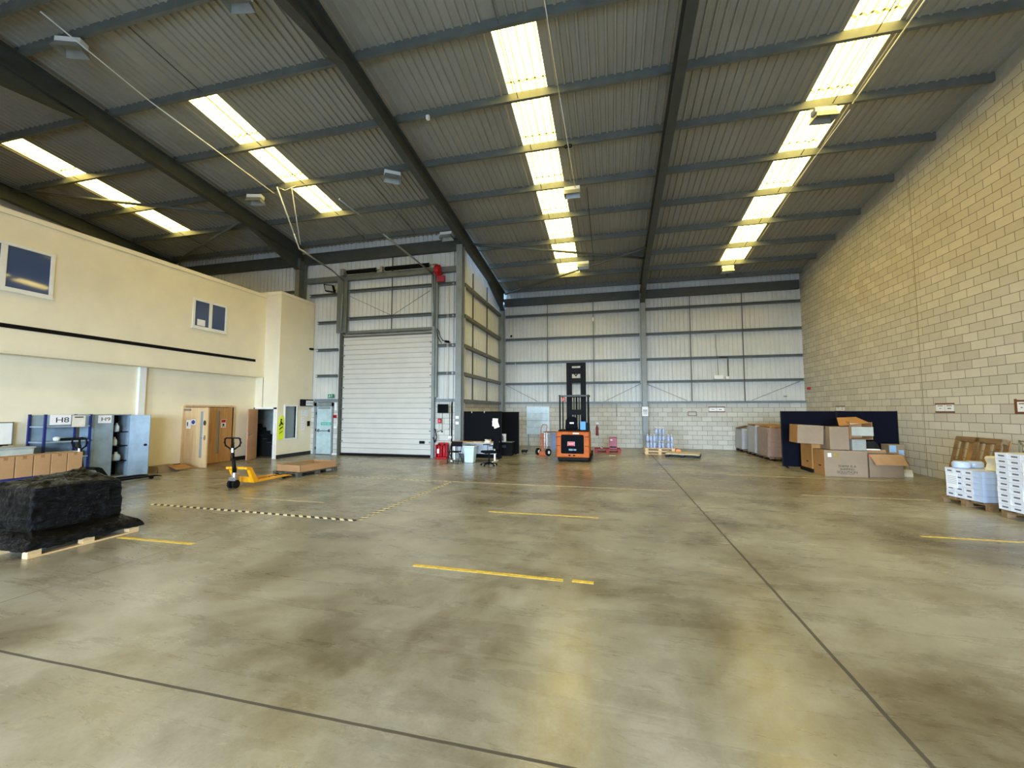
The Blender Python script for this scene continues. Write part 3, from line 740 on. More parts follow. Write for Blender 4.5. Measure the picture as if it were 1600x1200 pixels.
# ------------------------------------------------------------------ cartons on the blue trolley
t = thing('blue_table', 'low blue metal trolley carrying a row of brown cartons', 'trolley', (-9.8, 4.9, 0))
MB().box(-.35, .32, -1.5, .72, .52, .60).build('trolley_top', mBlue, t, .006)
for x in (-.32, .27):
    for y in (-1.45, .66): MB().box(x-.02, x+.02, y-.02, y+.02, 0, .52).build('leg', mBlue, t)
ys = [4.66, 4.88, 5.10, 5.32, 5.54]
cart = None
lab = ['brown carton at the near end of the row on the blue trolley', 'second brown carton from the near end of the blue trolley row', 'third brown carton from the near end of the blue trolley row', 'brown carton at the far end of the blue trolley row']
def carton(name, w, d, h, m, tape=M('faint_brown_print', (146, 106, 66), .7), flaps=True):
    o = MB().box(-w/2, w/2, -d/2, d/2, 0, h).build(name, m, None, .004)
    if tape: MB().box(-w/2-.001, w/2+.001, -.025, .025, h-.05, h+.001).build('parcel_tape', tape, o)
    return o
for i in range(4):
    if i == 0: cart = carton('carton', .36, .21, .345, mKraft); o = cart; o.location = (-9.70, 4.77, .60)
    else: o = dup(cart, (-9.70, 4.77+.222*i, .60))
    tag(o, lab[i], 'carton', 'brown cartons in a row on the blue trolley')
o = dup(cart, (-9.70, 4.548, .60)); tag(o, 'carton cut by the picture edge, with a small white label', 'carton', 'brown cartons in a row on the blue trolley')
q = MB().box(-.06, .0, -.109, -.106, .22, .27).build('address_label', mPaper, o)

# ------------------------------------------------------------------ cupboard, whiteboard, rack, cabinet
t = thing('low_cupboard', 'low pale grey cupboard behind the brown cartons', 'cupboard', (-12.05, 5.0, 0))
MB().box(-.45, .42, -.95, .96, 0, .94).build('body', M('pale_grey_cupboard', (176, 180, 172), .5), t, .005)
MB().box(-.46, .45, -.96, .97, .94, .965).build('worktop', M('grey_worktop', (160, 164, 158), .45), t)
MB().box(.42, .44, -.92, .0, .05, .92).build('door', M('pale_grey_cupboard', (176, 180, 172), .5), t, .004); MB().box(.42, .44, .02, .94, .05, .92).build('door', M('pale_grey_cupboard', (176, 180, 172), .5), t, .004)
t = thing('whiteboard', 'framed whiteboard leaning on the wall above the low cupboard', 'whiteboard', (-12.54, 5.3, .97))
MB().box(0, .02, -.75, .74, 0, .47).build('board', mWht, t)
MB().box(-.0, .03, -.76, .76, .47, .49).box(0, .03, -.76, .76, 0, .02).box(0, .03, .74, .76, 0, .49).build('board_frame', mGalv, t)
c = MB().tube([(0, 0, 0), (.1, .1, .02), (.18, 0, .01), (.1, -.14, .02), (0, -.3, .01), (-.1, -.1, .03), (.05, .2, .02)], .012, 6)
tag(c.build('cable_coil', mRub), 'dark tangle of cable on top of the low cupboard', 'cable', None, (-12.05, 5.55, .98))

RX0, RX1, RY0, RY1 = -12.54, -12.0, 6.28, 7.12
t = thing('shelving_rack', 'blue upright shelving rack with grey shelves and the H8 sign', 'shelving rack', (RX0, RY0, 0))
dX, dY = RX1-RX0, RY1-RY0
for x in (0, dX-.04):
    for y in (0, dY-.04): MB().box(x, x+.04, y, y+.04, 0, 1.62).build('upright', mBlue, t)
for z in (.28, .66, 1.02, 1.36): MB().box(.0, dX, .02, dY-.02, z-.03, z).build('shelf', mGBlue, t)
MB().box(0, .01, .04, dY-.04, .3, 1.6).build('back_panel', mGBlue, t)
MB().box(dX-.03, dX, .04, dY-.04, 1.58, 1.61).build('top_rail', mGBlue, t)
s = MB().box(0, .004, 0, .36, 0, .22).build('bay_sign', mPaper); tag(s, 'white sheet printed H8 hung on the blue rack', 'sign', None, (RX1+.002, 6.36, 1.39))
text('H8', .16, (.006, .21, .10), FX, mInk, s, sx=1.25)
s = MB().box(0, .006, 0, .24, 0, .26).build('paper_sheet', M('cream_paper', (226, 220, 204), .7)); tag(s, 'curled cream sheet hanging beside the H8 sign', 'paper', None, (RX1+.012, 6.74, 1.33))
MB().box(.006, .008, .04, .20, .21, .235).build('printed_line', mInk, s)
tag(MB().lathe([(.03, 0), (.055, .02), (.06, .07), (.03, .10)], 0, 0, 16).build('white_reel', mWht), 'small white plastic reel on the middle shelf of the blue rack', 'reel', None, (-12.15, 6.58, 1.02))
tag(MB().box(-.05, .05, -.2, .2, 0, .04).box(-.03, .03, -.25, .22, .04, .06, 0, (0, 0, .2)).build('black_tool', mRub), 'black hand tool lying on the middle shelf of the blue rack', 'tool', None, (-12.15, 6.86, 1.02))
tag(MB().box(-.15, .15, -.25, .25, 0, .12).build('white_crate', M('pale_blue_box', (200, 214, 220), .4), None, .02), 'pale box on the lower shelf of the blue rack', 'box', None, (-12.2, 6.7, .66))

t = thing('steel_cabinet', 'pale blue-grey steel cabinet with one door swung open', 'cabinet', (-12.55, 7.2, 0))
cw, cdp, ch = .80, .44, 1.61
MB().box(0, .01, 0, cw, 0, ch).box(0, cdp, 0, .012, 0, ch).box(0, cdp, cw-.012, cw, 0, ch).box(0, cdp, 0, cw, ch-.02, ch).box(0, cdp, 0, cw, 0, .06).build('body', mGBlue, t)
MB().box(.012, .014, .013, cw-.013, .06, ch-.02).build('dark_lining', mBlack, t)
for z in (.42, .80, 1.15): MB().box(.02, cdp-.04, .015, cw-.015, z, z+.02).build('shelf', mBlack, t)
d = MB().box(cdp-.01, cdp+.012, 0, .42, .03, ch).build('door', mGBlue, t, .004)
d = MB().box(0, .44, -.012, .012, .03, ch-.02).build('door', mGBlue, t, .004); d.location = (cdp, cw-.01, 0); d.rotation_euler = (0, 0, R(28))
MB().cyl((.37, -.012, .82), (.37, -.05, .82), .03, seg=12).build('door_knob', mBlack, d)
s = MB().box(0, .004, 0, .27, 0, .19).build('bay_sign', mPaper); tag(s, 'white sheet printed H9 on the closed cabinet door', 'sign', None, (-12.55+.46, 7.29, 1.40))
text('H9', .13, (.006, .15, .09), FX, mInk, s, sx=1.25)
bt = tag(MB().lathe([(.05, 0), (.055, .02), (.055, .13), (.02, .19), (.02, .22)], 0, 0, 14).build('plastic_bottle', mBin), 'pale bottle on the top shelf of the open cabinet', 'bottle', 'bottles in the cabinet', (-12.25, 7.78, 1.17))
dup(bt, (-12.25, 7.75, .82), None, 'pale bottle on the middle shelf of the open cabinet')
dup(bt, (-12.25, 7.80, .44), None, 'pale container on the bottom shelf of the open cabinet').scale = (1.6, 1.6, 1)

# ------------------------------------------------------------------ pallet trucks
def pallet_truck(loc, rz, label, paint):
    """handle end at the origin, forks towards +y"""
    t = thing('pallet_truck', label, 'pallet truck', loc, rz, 'pallet trucks')
    for s in (-1, 1):
        f = MB(); x = s*.19
        f.prism([(.36, .07), (1.45, .055), (1.56, .03), (1.56, .05), (1.45, .085), (.36, .12)], 'x', x-.075, x+.075)
        f.build('fork', paint, t, .008)
        w = MB().cyl((x-.035, 1.35, .035), (x+.035, 1.35, .035), .035, seg=14); w.build('load_roller', mRub, t)
    b = MB()
    for xa, xb in ((-.265, -.19), (.19, .265)): b.prism([(.28, .07), (.42, .07), (.42, .12), (.22, .42), (.15, .45), (.05, .45), (.05, .40), (.13, .38)], 'x', xa, xb)
    b.box(-.19, .19, .05, .17, .40, .45).box(-.19, .19, .30, .36, .07, .20)
    b.build('body', paint, t, .015)
    for s in (-1, 1): MB().cyl((s*.03, 0, .09), (s*.085, 0, .09), .09, seg=20).build('steering_wheel', mRub, t)
    MB().cyl((0, .02, .14), (0, .02, .34), .055, seg=14).box(-.08, .08, -.05, .09, .16, .24).build('pump_unit', mChrome, t, .004)
    MB().cyl((0, .02, .30), (0, -.03, .66), .042, .034, seg=12).cyl((0, -.03, .66), (0, -.06, .96), .024, seg=10).build('tiller', mBlack, t)
    MB().box(-.02, .02, -.075, -.05, .78, .88).build('tiller_label', mPaper, t)
    h = MB(); P = [(-.05, -.06, .86), (-.17, -.065, .93), (-.20, -.07, 1.0), (-.185, -.075, 1.08), (-.15, -.075, 1.10), (.15, -.075, 1.10), (.185, -.075, 1.08), (.20, -.07, 1.0), (.17, -.065, .93), (.05, -.06, .86)]
    h.tube(P, .016, 8)
    for p in P: h.cyl((p[0]-.016, p[1], p[2]), (p[0]+.016, p[1], p[2]), .016, seg=8)
    h.cyl((0, -.06, .88), (0, -.072, 1.10), .018, seg=8).cyl((0, -.09, 1.03), (.07, -.09, .98), .006, seg=6)
    h.build('handle', mBlack, t)
    return t
pallet_truck((-8.14, 7.44, 0), R(5), 'bright yellow pallet truck parked with its black handle upright', mYel)
pallet_truck((-11.35, 6.60, 0), R(4), 'black pallet truck standing in front of the blue rack', mBlack)

# open flat carton against the wall
t = thing('open_carton', 'shallow cardboard box lying open on the floor beside the double doors', 'cardboard box', (-12.22, 9.05, 0))
MB().hexa([(-.25, -.36, 0), (.18, -.36, 0), (.18, .22, 0), (-.25, .22, 0), (-.22, -.33, .17), (.10, -.33, .17), (.10, .20, .14), (-.22, .20, .17)]).build('box_body', mKraftG, t)
MB().hexa([(.10, -.08, .165), (.36, -.02, .05), (.36, .46, .06), (.10, .36, .15), (.10, -.08, .175), (.36, -.02, .06), (.36, .46, .07), (.10, .36, .16)]).build('box_flap', mKraftO, t)
MB().hexa([(-.2, -.36, .17), (.12, -.36, .165), (.22, -.44, .0), (-.1, -.46, .0), (-.2, -.35, .18), (.12, -.35, .175), (.23, -.43, .0), (-.1, -.45, .0)]).build('box_flap', mKraftG, t)

# pallet with shallow carton tray
pallet((-8.14, 9.66, 0), R(82), 'grey plastic-look pallet under a shallow cardboard tray', L=1.30, W=.90, H=.12, m=mGryP)
t = thing('cardboard_tray', 'long shallow open cardboard tray on the grey pallet', 'cardboard tray', (-8.12, 9.68, .125), R(-8))
for a in ((-.42, .42, -.60, -.585), (-.42, .42, .585, .60), (-.42, -.405, -.6, .6), (.405, .42, -.6, .6)):
    MB().box(*a, .012, .17).build('side_wall', mKraft, t)
MB().box(-.42, .42, -.6, .6, 0, .012).build('tray_base', mKraft, t)
MB().hexa([(-.40, -.58, .10), (.40, -.58, .10), (.40, -.02, .16), (-.40, -.02, .16), (-.40, -.58, .11), (.40, -.58, .11), (.40, -.02, .17), (-.40, -.02, .17)]).build('box_flap', mKraftG, t)

# ------------------------------------------------------------------ tower wall fittings
s = thing('hazard_sign', 'tall fluorescent yellow warning sign on the tower beside its window', 'sign', (XT+.02, 12.27, .66))
MB().prism([(.03, 0), (.22, 0), (.27, .12), (.27, .60), (.25, .78), (.16, .88), (.07, .80), (.02, .62), (.0, .3)], 'x', 0, .012).build('sign_board', mHi, s)
MB().box(.012, .015, .04, .22, .40, .44, 0, (.5, 0, 0)).box(.012, .015, .04, .22, .26, .28, 0, (.5, 0, 0)).build('printed_band', mInk, s)
MB().cyl((.012, .13, .72), (.016, .13, .72), .035, seg=14).box(.012, .016, .10, .15, .55, .68, 0, (.3, 0, 0)).box(.012, .016, .06, .11, .48, .60, 0, (-.6, 0, 0)).box(.012, .016, .15, .20, .52, .64, 0, (.7, 0, 0)).build('printed_figure', mInk, s)
t = thing('insect_trap', 'black and white wall unit above the papers on the tower', 'wall unit', (XT, 13.42, 1.90))
MB().box(0, .16, -.12, .44, -.02, .24).build('casing', mBlack, t, .02)
MB().box(.16, .175, .03, .42, .0, .19).build('front_panel', mPaper, t); MB().box(.175, .18, .05, .40, .07, .085).box(.175, .18, .05, .40, .12, .13).build('grille', mGalv, t)
for i, (y, z, h, lb) in enumerate(((13.40, 1.52, .20, 'upper white notice taped to the tower beside the black wall unit'), (13.60, 1.50, .22, 'white notice taped nearer to the fire exit, at the top'), (13.40, 1.24, .22, 'middle white notice on the tower wall'), (13.43, .96, .24, 'lower white notice with a round mark on the tower wall'))):
    n = MB().box(0, .003, 0, .17, 0, h).build('paper_notice', mPaper); tag(n, lb, 'notice', 'notices on the tower wall', (XT+.001, y, z))
    MB().box(.003, .004, .03, .14, h*.3, h*.34).box(.003, .004, .03, .12, h*.55, h*.58).box(.003, .004, .05, .14, h*.75, h*.8).build('printed_lines', mGBlue, n)
tag(MB().box(0, .05, 0, .11, 0, .20).build('card_reader', mBlack, None, .01), 'black card reader on the tower wall by the fire exit', 'card reader', None, (XT, 13.72, 1.10))
o = MB().box(0, .12, -.05, 0, 0, .12).build('call_point', mRed, None, .005); tag(o, 'small red fire alarm call point on the pier by the fire exit', 'call point', None, (-10.56, YD, 1.42)); MB().box(.04, .08, -.053, -.05, .04, .08).build('break_glass', mBlack, o)
tag(MB().box(0, .09, -.05, 0, 0, .14).build('door_release', M('green_white_unit', (196, 214, 190), .5), None, .006), 'pale green door release box near the roller door frame', 'door release', None, (-10.40, YD, 1.20))
tag(MB().box(0, .13, -.04, 0, 0, .08).build('socket_box', mWht, None, .006), 'white double socket on the narrow block pier', 'socket', None, (-10.54, YD, 1.02))
tag(MB().box(0, .07, -.05, 0, 0, .30).build('conduit_cover', mWht), 'white conduit cover above the red call point', 'conduit', None, (-10.50, YD, 1.72))

# ------------------------------------------------------------------ right of the roller door
t = thing('wall_television', 'small black television tilted on a wall bracket', 'television', (-5.86, YD-.30, 1.78), R(8))
MB().box(-.20, .19, -.02, .02, -.16, .16).build('casing', mBlack, t, .008); MB().box(-.18, .17, -.026, -.02, -.14, .14).build('screen', mScreen, t)
MB().box(-.02, .02, .02, .28, -.02, .02).box(-.05, .05, .20, .30, -.08, .08).build('bracket', mBlack, t)
o = MB().box(0, .14, -.06, 0, 0, .17).build('call_point', mRed, None, .006); tag(o, 'red call point on the blocks below the television', 'call point', None, (-6.17, YD, 1.25)); MB().box(.03, .11, -.065, -.06, .04, .13).build('faceplate', M('pink_red', (222, 90, 96), .5), o)
c = MB().tube([(0, 0, 0), (0, 0, -.42), (.02, 0, -.5), (-.02, 0, -.58), (.02, 0, -.66), (0, 0, -.72), (0, 0, -.85)], .008, 6)
tag(c.build('dangling_cable', mRub), 'thin dark cable dangling below the television', 'cable', None, (-5.72, YD-.03, 1.62))
o = MB().box(-.06, .06, -.04, 0, 0, .09).build('socket_box', mWht, None, .005); tag(o, 'white socket box at the end of the dangling cable', 'socket', None, (-5.70, YD, .70))
c = MB().tube([(0, 0, 0), (0, 0, .55), (.0, 0, .9)], .007, 6).tube([(-.2, 0, -.06), (0, 0, 0)], .012, 6).box(-.03, .02, -.02, .02, -.08, -.03)
tag(c.build('black_conduit', mRub), 'thin black conduit with a switch below the red call point', 'conduit', None, (-6.0, YD-.03, 1.0))
for z, h, lb in ((1.42, .10, 'small white label high on the corner column'), (1.22, .10, 'small white label low on the corner column')):
    tag(MB().box(-.06, .06, -.003, 0, 0, h).build('column_label', mPaper), lb, 'label', 'labels on the corner column', (XC-.07, 13.645, z))

t = thing('extinguisher_stand', 'red plastic fire extinguisher stand next to the roller door', 'extinguisher stand', (-5.90, 13.70, 0))
MB().box(-.22, .22, -.14, .14, 0, .07).box(-.20, .20, .08, .13, .07, .56).box(-.22, -.18, -.12, .12, .07, .50).box(.18, .22, -.12, .12, .07, .50).box(-.02, .02, -.10, .1, .07, .46).build('stand', mRed, t, .02)
for x, lb in ((-.10, 'red fire extinguisher with a pale panel in the red stand'), (.10, 'red fire extinguisher nearer the desk in the red stand')):
    e = thing('fire_extinguisher', lb, 'fire extinguisher', (-5.90+x, 13.66, .075), 0, 'fire extinguishers')
    MB().lathe([(.055, 0), (.06, .02), (.06, .32), (.045, .38), (.02, .41)], 0, 0, 18).build('cylinder', mRed, e)
    MB().box(-.02, .02, -.05, .02, .41, .45).cyl((0, 0, .40), (0, 0, .44), .018, seg=10).build('valve', mBlack, e)
    MB().tube([(0, -.02, .43), (.07, -.03, .40), (.075, -.03, .2)], .009, 6).build('hose', mRub, e)
    if x < 0: MB().box(-.045, .03, -.064, -.055, .12, .28).build('instruction_label', mPaper, e)
e = thing('fire_extinguisher', 'dark red fire extinguisher hung on the end wall', 'fire extinguisher', (-.68, YF-.09, .55), 0, 'fire extinguishers')
MB().lathe([(.055, 0), (.06, .02), (.06, .34), (.045, .40), (.02, .43)], 0, 0, 18).build('cylinder', M('dark_red', (128, 22, 34), .4), e); MB().box(-.02, .02, -.05, .02, .43, .49).build('valve', mBlack, e); MB().box(-.03, .03, .03, .09, .30, .36).build('wall_bracket', mBlack, e)
tag(MB().box(-.05, .06, -.003, 0, 0, .07).build('extinguisher_notice', mPaper), 'small white notice above the wall-hung extinguisher', 'notice', None, (-.67, YF-.002, 1.08))

# folding chair
t = thing('folding_chair', 'black folding chair standing at the end of the desk', 'chair', (-4.93, 12.62, 0), R(-4))
MB().box(-.19, .19, .02, .04, .54, .70).build('backrest', mBlack, t, .008)
MB().box(-.18, .18, -.32, .02, .375, .40).build('seat', mBlack, t, .008)
for s in (-1, 1):
    MB().cyl((s*.19, .05, .70), (s*.19, -.30, .01), .011, seg=8).build('leg', mBlack, t)
    MB().cyl((s*.17, .14, .01), (s*.17, -.24, .39), .011, seg=8).build('leg', mBlack, t)
MB().cyl((-.19, -.28, .05), (.19, -.28, .05), .009, seg=8).cyl((-.17, .10, .05), (.17, .10, .05), .009, seg=8).build('crossbar', mBlack, t)
# bin
t = thing('waste_bin', 'pale blue plastic waste bin in front of the desk', 'bin', (-4.58, 12.95, 0))
mb = MB().hexa([(-.15, -.14, 0), (.15, -.14, 0), (.15, .14, 0), (-.15, .14, 0), (-.19, -.17, .50), (.19, -.17, .50), (.19, .17, .50), (-.19, .17, .50)]); mb.build('bin_body', mBin, t, .03)
MB().box(-.205, .205, -.185, .185, .495, .55).build('bin_rim', mBin, t, .015); MB().box(-.17, .17, -.15, .15, .545, .553).build('bin_liner', M('bin_inside_grey', (120, 130, 136), .7), t)
# desk
t = thing('desk', 'long beige-topped desk on white legs before the black screens', 'desk', (-4.55, 13.28, 0))
MB().box(-.80, .80, -.28, .36, .62, .65).build('desk_top', mDesk, t, .004)
for x in (-.72, .72):
    MB().box(x-.025, x+.025, .0, .06, .03, .60).build('leg', mWht, t); MB().box(x-.03, x+.03, -.26, .34, 0, .035).build('foot', mWht, t); MB().box(x-.02, x+.02, -.25, .33, .59, .62).build('top_bracket', mWht, t)
MB().box(-.70, .70, .29, .31, .22, .58).build('modesty_panel', M('pale_grey_panel', (176, 180, 184), .5), t)
for x, y, lb in ((-.35, -.1, 'open notebook lying flat on the desk'), (.15, .0, 'brown folder lying flat on the desk')):
    tag(MB().box(-.14, .14, -.1, .1, 0, .012).build('paper_pad', mDesk if y == 0 else M('pinkish_paper', (196, 160, 140), .7)), lb, 'papers', None, (-4.55+x, 13.28+y, .651))
t = thing('desk_telephone', 'small white device at the far end of the desk', 'telephone', (-4.03, 13.15, .651))
MB().hexa([(-.09, -.09, 0), (.09, -.09, 0), (.09, .09, 0), (-.09, .09, 0), (-.09, -.09, .03), (.09, -.09, .03), (.09, .09, .09), (-.09, .09, .09)]).build('casing', mWht, t, .006); MB().box(-.085, -.045, -.08, .08, .07, .10).build('handset', mWht, t, .01); MB().box(.03, .08, -.01, .05, .065, .08).build('display', mBlack, t)
# office chair
t = thing('office_chair', 'black office swivel chair pulled out from the desk', 'chair', (-3.73, 12.30, 0), R(-52))
for i in range(5):
    a = 2*math.pi*i/5+.3; x, y = .25*math.cos(a), .25*math.sin(a)
    MB().hexa([(-.02*math.sin(a), .02*math.cos(a), .07), (.02*math.sin(a), -.02*math.cos(a), .07), (x+.015*math.sin(a), y-.015*math.cos(a), .05), (x-.015*math.sin(a), y+.015*math.cos(a), .05),
              (-.02*math.sin(a), .02*math.cos(a), .12), (.02*math.sin(a), -.02*math.cos(a), .12), (x+.015*math.sin(a), y-.015*math.cos(a), .075), (x-.015*math.sin(a), y+.015*math.cos(a), .075)]).build('base_arm', mBlack, t)
    MB().cyl((x-.02, y, .028), (x+.02, y, .028), .028, seg=12).build('caster', mRub, t)
MB().cyl((0, 0, .1), (0, 0, .38), .024, seg=10).build('gas_stem', mBlack, t)
MB().box(-.21, .21, -.21, .21, .39, .46).build('seat', mBlkF, t, .03)
MB().hexa([(-.21, .19, .50), (.21, .19, .50), (.21, .24, .50), (-.21, .24, .50), (-.18, .25, .93), (.18, .25, .93), (.18, .29, .93), (-.18, .29, .93)]).build('backrest', mBlkF, t, .02)
MB().box(-.03, .03, .10, .24, .37, .40).box(-.03, .03, .22, .25, .38, .62).build('back_support', mBlack, t)
for s in (-1, 1): MB().tube([(s*.20, .05, .42), (s*.25, .05, .44), (s*.25, .05, .62)], .012, 6).box(s*.25-.025, s*.25+.025, -.10, .14, .62, .645).build('armrest', mBlack, t)

# black screens
def screen(x0, y0, x1, y1, h, label, m, thick=.05):
    a = math.atan2(y1-y0, x1-x0); L = math.hypot(x1-x0, y1-y0)
    t = thing('partition_screen', label, 'screen', (x0, y0, 0), a, 'fabric partition screens')
    MB().box(0, L, 0, thick, .03, h).build('panel', m, t, .008)
    MB().box(.0, .02, -.004, thick+.004, .02, h+.004).box(L-.02, L, -.004, thick+.004, .02, h+.004).build('edge_trim', mBlack, t)
    for s in (.12, L-.12): MB().box(s-.02, s+.02, -.14, thick+.14, 0, .025).build('foot', mBlack, t)
    return t
sc1 = screen(-5.20, 14.02, -3.79, 14.02, 1.68, 'wide black fabric screen directly behind the desk', mBlkF)
for x in (.30, .77): MB().box(x-.015, x+.015, -.01, .06, 1.62, 1.70).build('hook', mGalv, sc1)
screen(-4.35, 15.75, -3.56, 15.75, 1.66, 'narrower black screen standing farther back behind the desk screen', mBlkF)
for x, z, rr, lb in ((-4.03, 1.15, .05, 'upright white sheet pinned to the desk screen'), (-3.95, 1.10, -.35, 'tilted white sheet overlapping another on the desk screen')):
    n = MB().box(-.10, .10, -.004, 0, 0, .28).build('pinned_sheet', mPaper); tag(n, lb, 'paper', None, (x, 14.005-(.006 if rr < 0 else 0), z)); n.rotation_euler = (0, rr, 0)
t = thing('black_cabinet', 'low black cabinet beyond the end of the desk screen', 'cabinet', (-3.98, 15.36, 0))
MB().box(-.28, .28, -.22, .22, 0, .50).build('body', mBlack, t, .006); MB().box(-.30, .30, -.24, .24, .50, .52).build('cabinet_top', M('grey_top', (120, 128, 132), .4), t); MB().box(-.2, .06, -.228, -.22, .30, .40).build('drawer_front', M('charcoal', (52, 56, 66), .4), t)
t = thing('picture_box', 'white box with a dark picture on the low black cabinet', 'box', (-4.12, 15.30, .522))
MB().box(-.13, .16, -.05, .05, 0, .29).build('box_body', mPaper, t, .004); MB().prism([(-.06, .03), (.09, .03), (.07, .2), (.015, .26), (-.04, .2)], 'y', -.054, -.05).build('printed_picture', M('mid_grey_print', (110, 112, 118), .6), t)
t = thing('pallet_wheel_stand', 'small dark trolley frame poking out beside the farther screen', 'trolley', (-3.50, 16.3, 0))
MB().box(-.05, .15, -.15, .15, .05, .12).build('frame', mBlack, t)
for x in (-.03, .12): MB().cyl((x-.015, 0, .05), (x+.015, 0, .05), .05, seg=12).build('wheel', mRub, t)

# ------------------------------------------------------------------ sack truck, panel, table
t = thing('sack_truck', 'orange upright sack truck with black pneumatic tyres', 'sack truck', (-2.60, 15.55, 0), R(-32))
f = MB()
for s in (-1, 1): f.tube([(s*.13, 0, .12), (s*.13, .08, .90), (s*.14, .13, 1.10), (s*.09, .15, 1.16)], .014, 8)
f.cyl((-.1, .15, 1.16), (.1, .15, 1.16), .014, seg=8)
for z in (.25, .45, .65, .82): f.cyl((-.13, .03+z*.05, z), (.13, .03+z*.05, z), .010, seg=8)
f.box(-.03, .03, .02, .035, .2, .85); f.build('frame', mOrgP, t)
MB().box(-.17, .17, -.20, .02, .0, .012).box(-.17, .17, 0, .012, .0, .16).build('toe_plate', mOrgP, t)
for s in (-1, 1):
    w = MB().cyl((s*.25-.035, .06, .135), (s*.25+.035, .06, .135), .135, seg=22).build('tyre', mRub, t)
    MB().cyl((s*.25-.04, .06, .135), (s*.25+.04, .06, .135), .06, seg=16).build('hub', mWht, w)
MB().cyl((-.25, .06, .135), (.25, .06, .135), .012, seg=8).build('axle', mBlack, t)
t = thing('slatted_panel', 'pale blue-white slatted panel leaning on the blockwork', 'panel', (-3.48, YF-.06, .56))
for i in range(4): MB().box(-.54, .54, -.02, .02, .01+i*.335, .335+i*.335-.006).build('panel_section', M('pale_blue_white', (196, 216, 224), .35), t)
MB().box(-.555, -.54, -.025, .025, 0, 1.36).box(.54, .555, -.025, .025, 0, 1.36).box(-.55, .55, -.025, .025, 1.345, 1.36).build('panel_frame', mWht, t)
MB().box(-.5, -.45, -.02, .03, -.56, .0).box(.45, .5, -.02, .03, -.56, .0).build('leg', mGalv, t)
t = thing('side_table', 'small blue-grey table half hidden behind the reach truck', 'table', (-2.10, 16.75, 0))
MB().box(-.60, .45, -.30, .30, .82, .85).build('table_top', mOldP, t); MB().box(-.33, .40, -.26, -.24, .1, .80).build('front_panel', M('slate_blue_panel', (112, 122, 150), .5), t)
for x in (-.55, .4):
    for y in (-.26, .26): MB().box(x-.02, x+.02, y-.02, y+.02, 0, .82).build('leg', mGalv, t)

# ------------------------------------------------------------------ reach truck
t = thing('reach_truck', 'orange and black reach truck with a tall black mast', 'reach truck', (-1.28, 13.88, 0))
b = MB().box(-.56, .54, 0, 1.05, .14, 1.0)
b.build('body', mOrg, t, .035)
MB().box(-.52, .50, .04, 1.5, .05, .14).build('chassis', mBlack, t)
MB().prism([(-.40, .30), (-.37, .27), (.33, .27), (.36, .30), (.36, .86), (.33, .90), (-.37, .90), (-.40, .86)], 'y', -.012, .01).build('battery_cover', M('truck_black_panel', (4, 6, 8), .6, spec=.06), t, .006)
p = MB().box(-.17, .05, -.02, -.012, .53, .66).build('name_plate', M('plate_red', (196, 44, 50), .5), t)
MB().box(-.15, .03, -.023, -.02, .575, .59).box(-.15, .03, -.023, -.02, .605, .62).box(-.18, -.17, -.022, -.012, .525, .665).box(.05, .06, -.022, -.012, .525, .665).box(-.17, .05, -.022, -.018, .655, .665).build('plate_print', M('pinkish_white', (232, 190, 190), .5), p)
MB().box(-.14, .0, -.016, -.012, .37, .43).box(.02, .11, -.016, -.012, .37, .43).build('model_lettering', M('dull_teal_print', (90, 128, 142), .5), t)
MB().box(-.15, -.08, -.008, .0, .19, .235).box(.0, .07, -.008, 0, .19, .235).build('vent_slot', mBlack, t)
MB().box(-.56, -.42, -.006, .0, .82, .84).box(.39, .54, -.006, 0, .82, .84).box(-.56, -.42, -.006, .0, .52, .535).box(.39, .54, -.006, 0, .52, .535).build('panel_gap', mBlack, t)
MB().box(.0, .20, -.01, .0, .925, .965).build('white_sticker', mPaper, t)
MB().box(-.50, .50, .05, .95, 1.0, 1.05).build('top_cover', mBlack, t, .02)
MB().box(-.28, .12, .30, .75, 1.05, 1.16).build('seat', mBlkF, t, .03); MB().prism([(-.28, 1.1), (.14, 1.1), (.13, 1.40), (.05, 1.50), (-.16, 1.50), (-.26, 1.38)], 'y', .18, .30).build('backrest', mBlkF, t, .03)
MB().box(-.12, .02, .172, .18, 1.26, 1.31).build('seat_label', mPaper, t)
MB().box(.24, .42, .10, .13, 1.06, 1.34).build('blue_document', M('sky_blue_sheet', (92, 158, 216), .6), t); MB().box(.42, .54, .1, .5, 1.0, 1.30).build('side_console', mBlack, t, .02)
g = MB()
for x, y in ((-.44, .1), (.50, .1)): g.box(x-.022, x+.022, y-.03, y+.03, 1.0, 2.20)
for x, y in ((-.44, 1.0), (.48, 1.0)): g.box(x-.02, x+.02, y-.02, y+.02, 1.0, 2.24)
g.build('guard_post', mBlack, t)
g = MB().box(-.47, .53, .05, .10, 2.18, 2.23).box(-.47, .53, 1.0, 1.05, 2.22, 2.26).box(-.47, -.43, .05, 1.05, 2.19, 2.24).box(.49, .53, .05, 1.05, 2.19, 2.24)
for i in range(5): g.box(-.40+i*.2, -.385+i*.2, .08, 1.02, 2.20, 2.23)
g.build('overhead_guard', mSteelD, t)
MB().cyl((-.31, .09, 2.03), (-.31, .09, 2.16), .055, seg=16).box(-.36, -.26, .04, .14, 2.02, 2.14).build('beacon', mOrgL, t, .01)
MB().cyl((.30, .2, 2.2), (.30, .2, 2.24), .05, seg=12).build('lamp', mGalv, t)
my = 1.55   # mast planes
def mast(x0, x1, z0, z1, y, wd, nm):
    m = MB()
    for xa, xb in ((x0, x0+wd), (x1-wd, x1)): m.box(xa, xb, y-.06, y+.06, z0, z1)
    m.build(nm, mBlack, t, .004)
mast(-.36, .36, .05, 3.48, my, .13, 'outer_mast'); mast(-.23, .23, .1, 3.44, my+.02, .07, 'inner_mast')
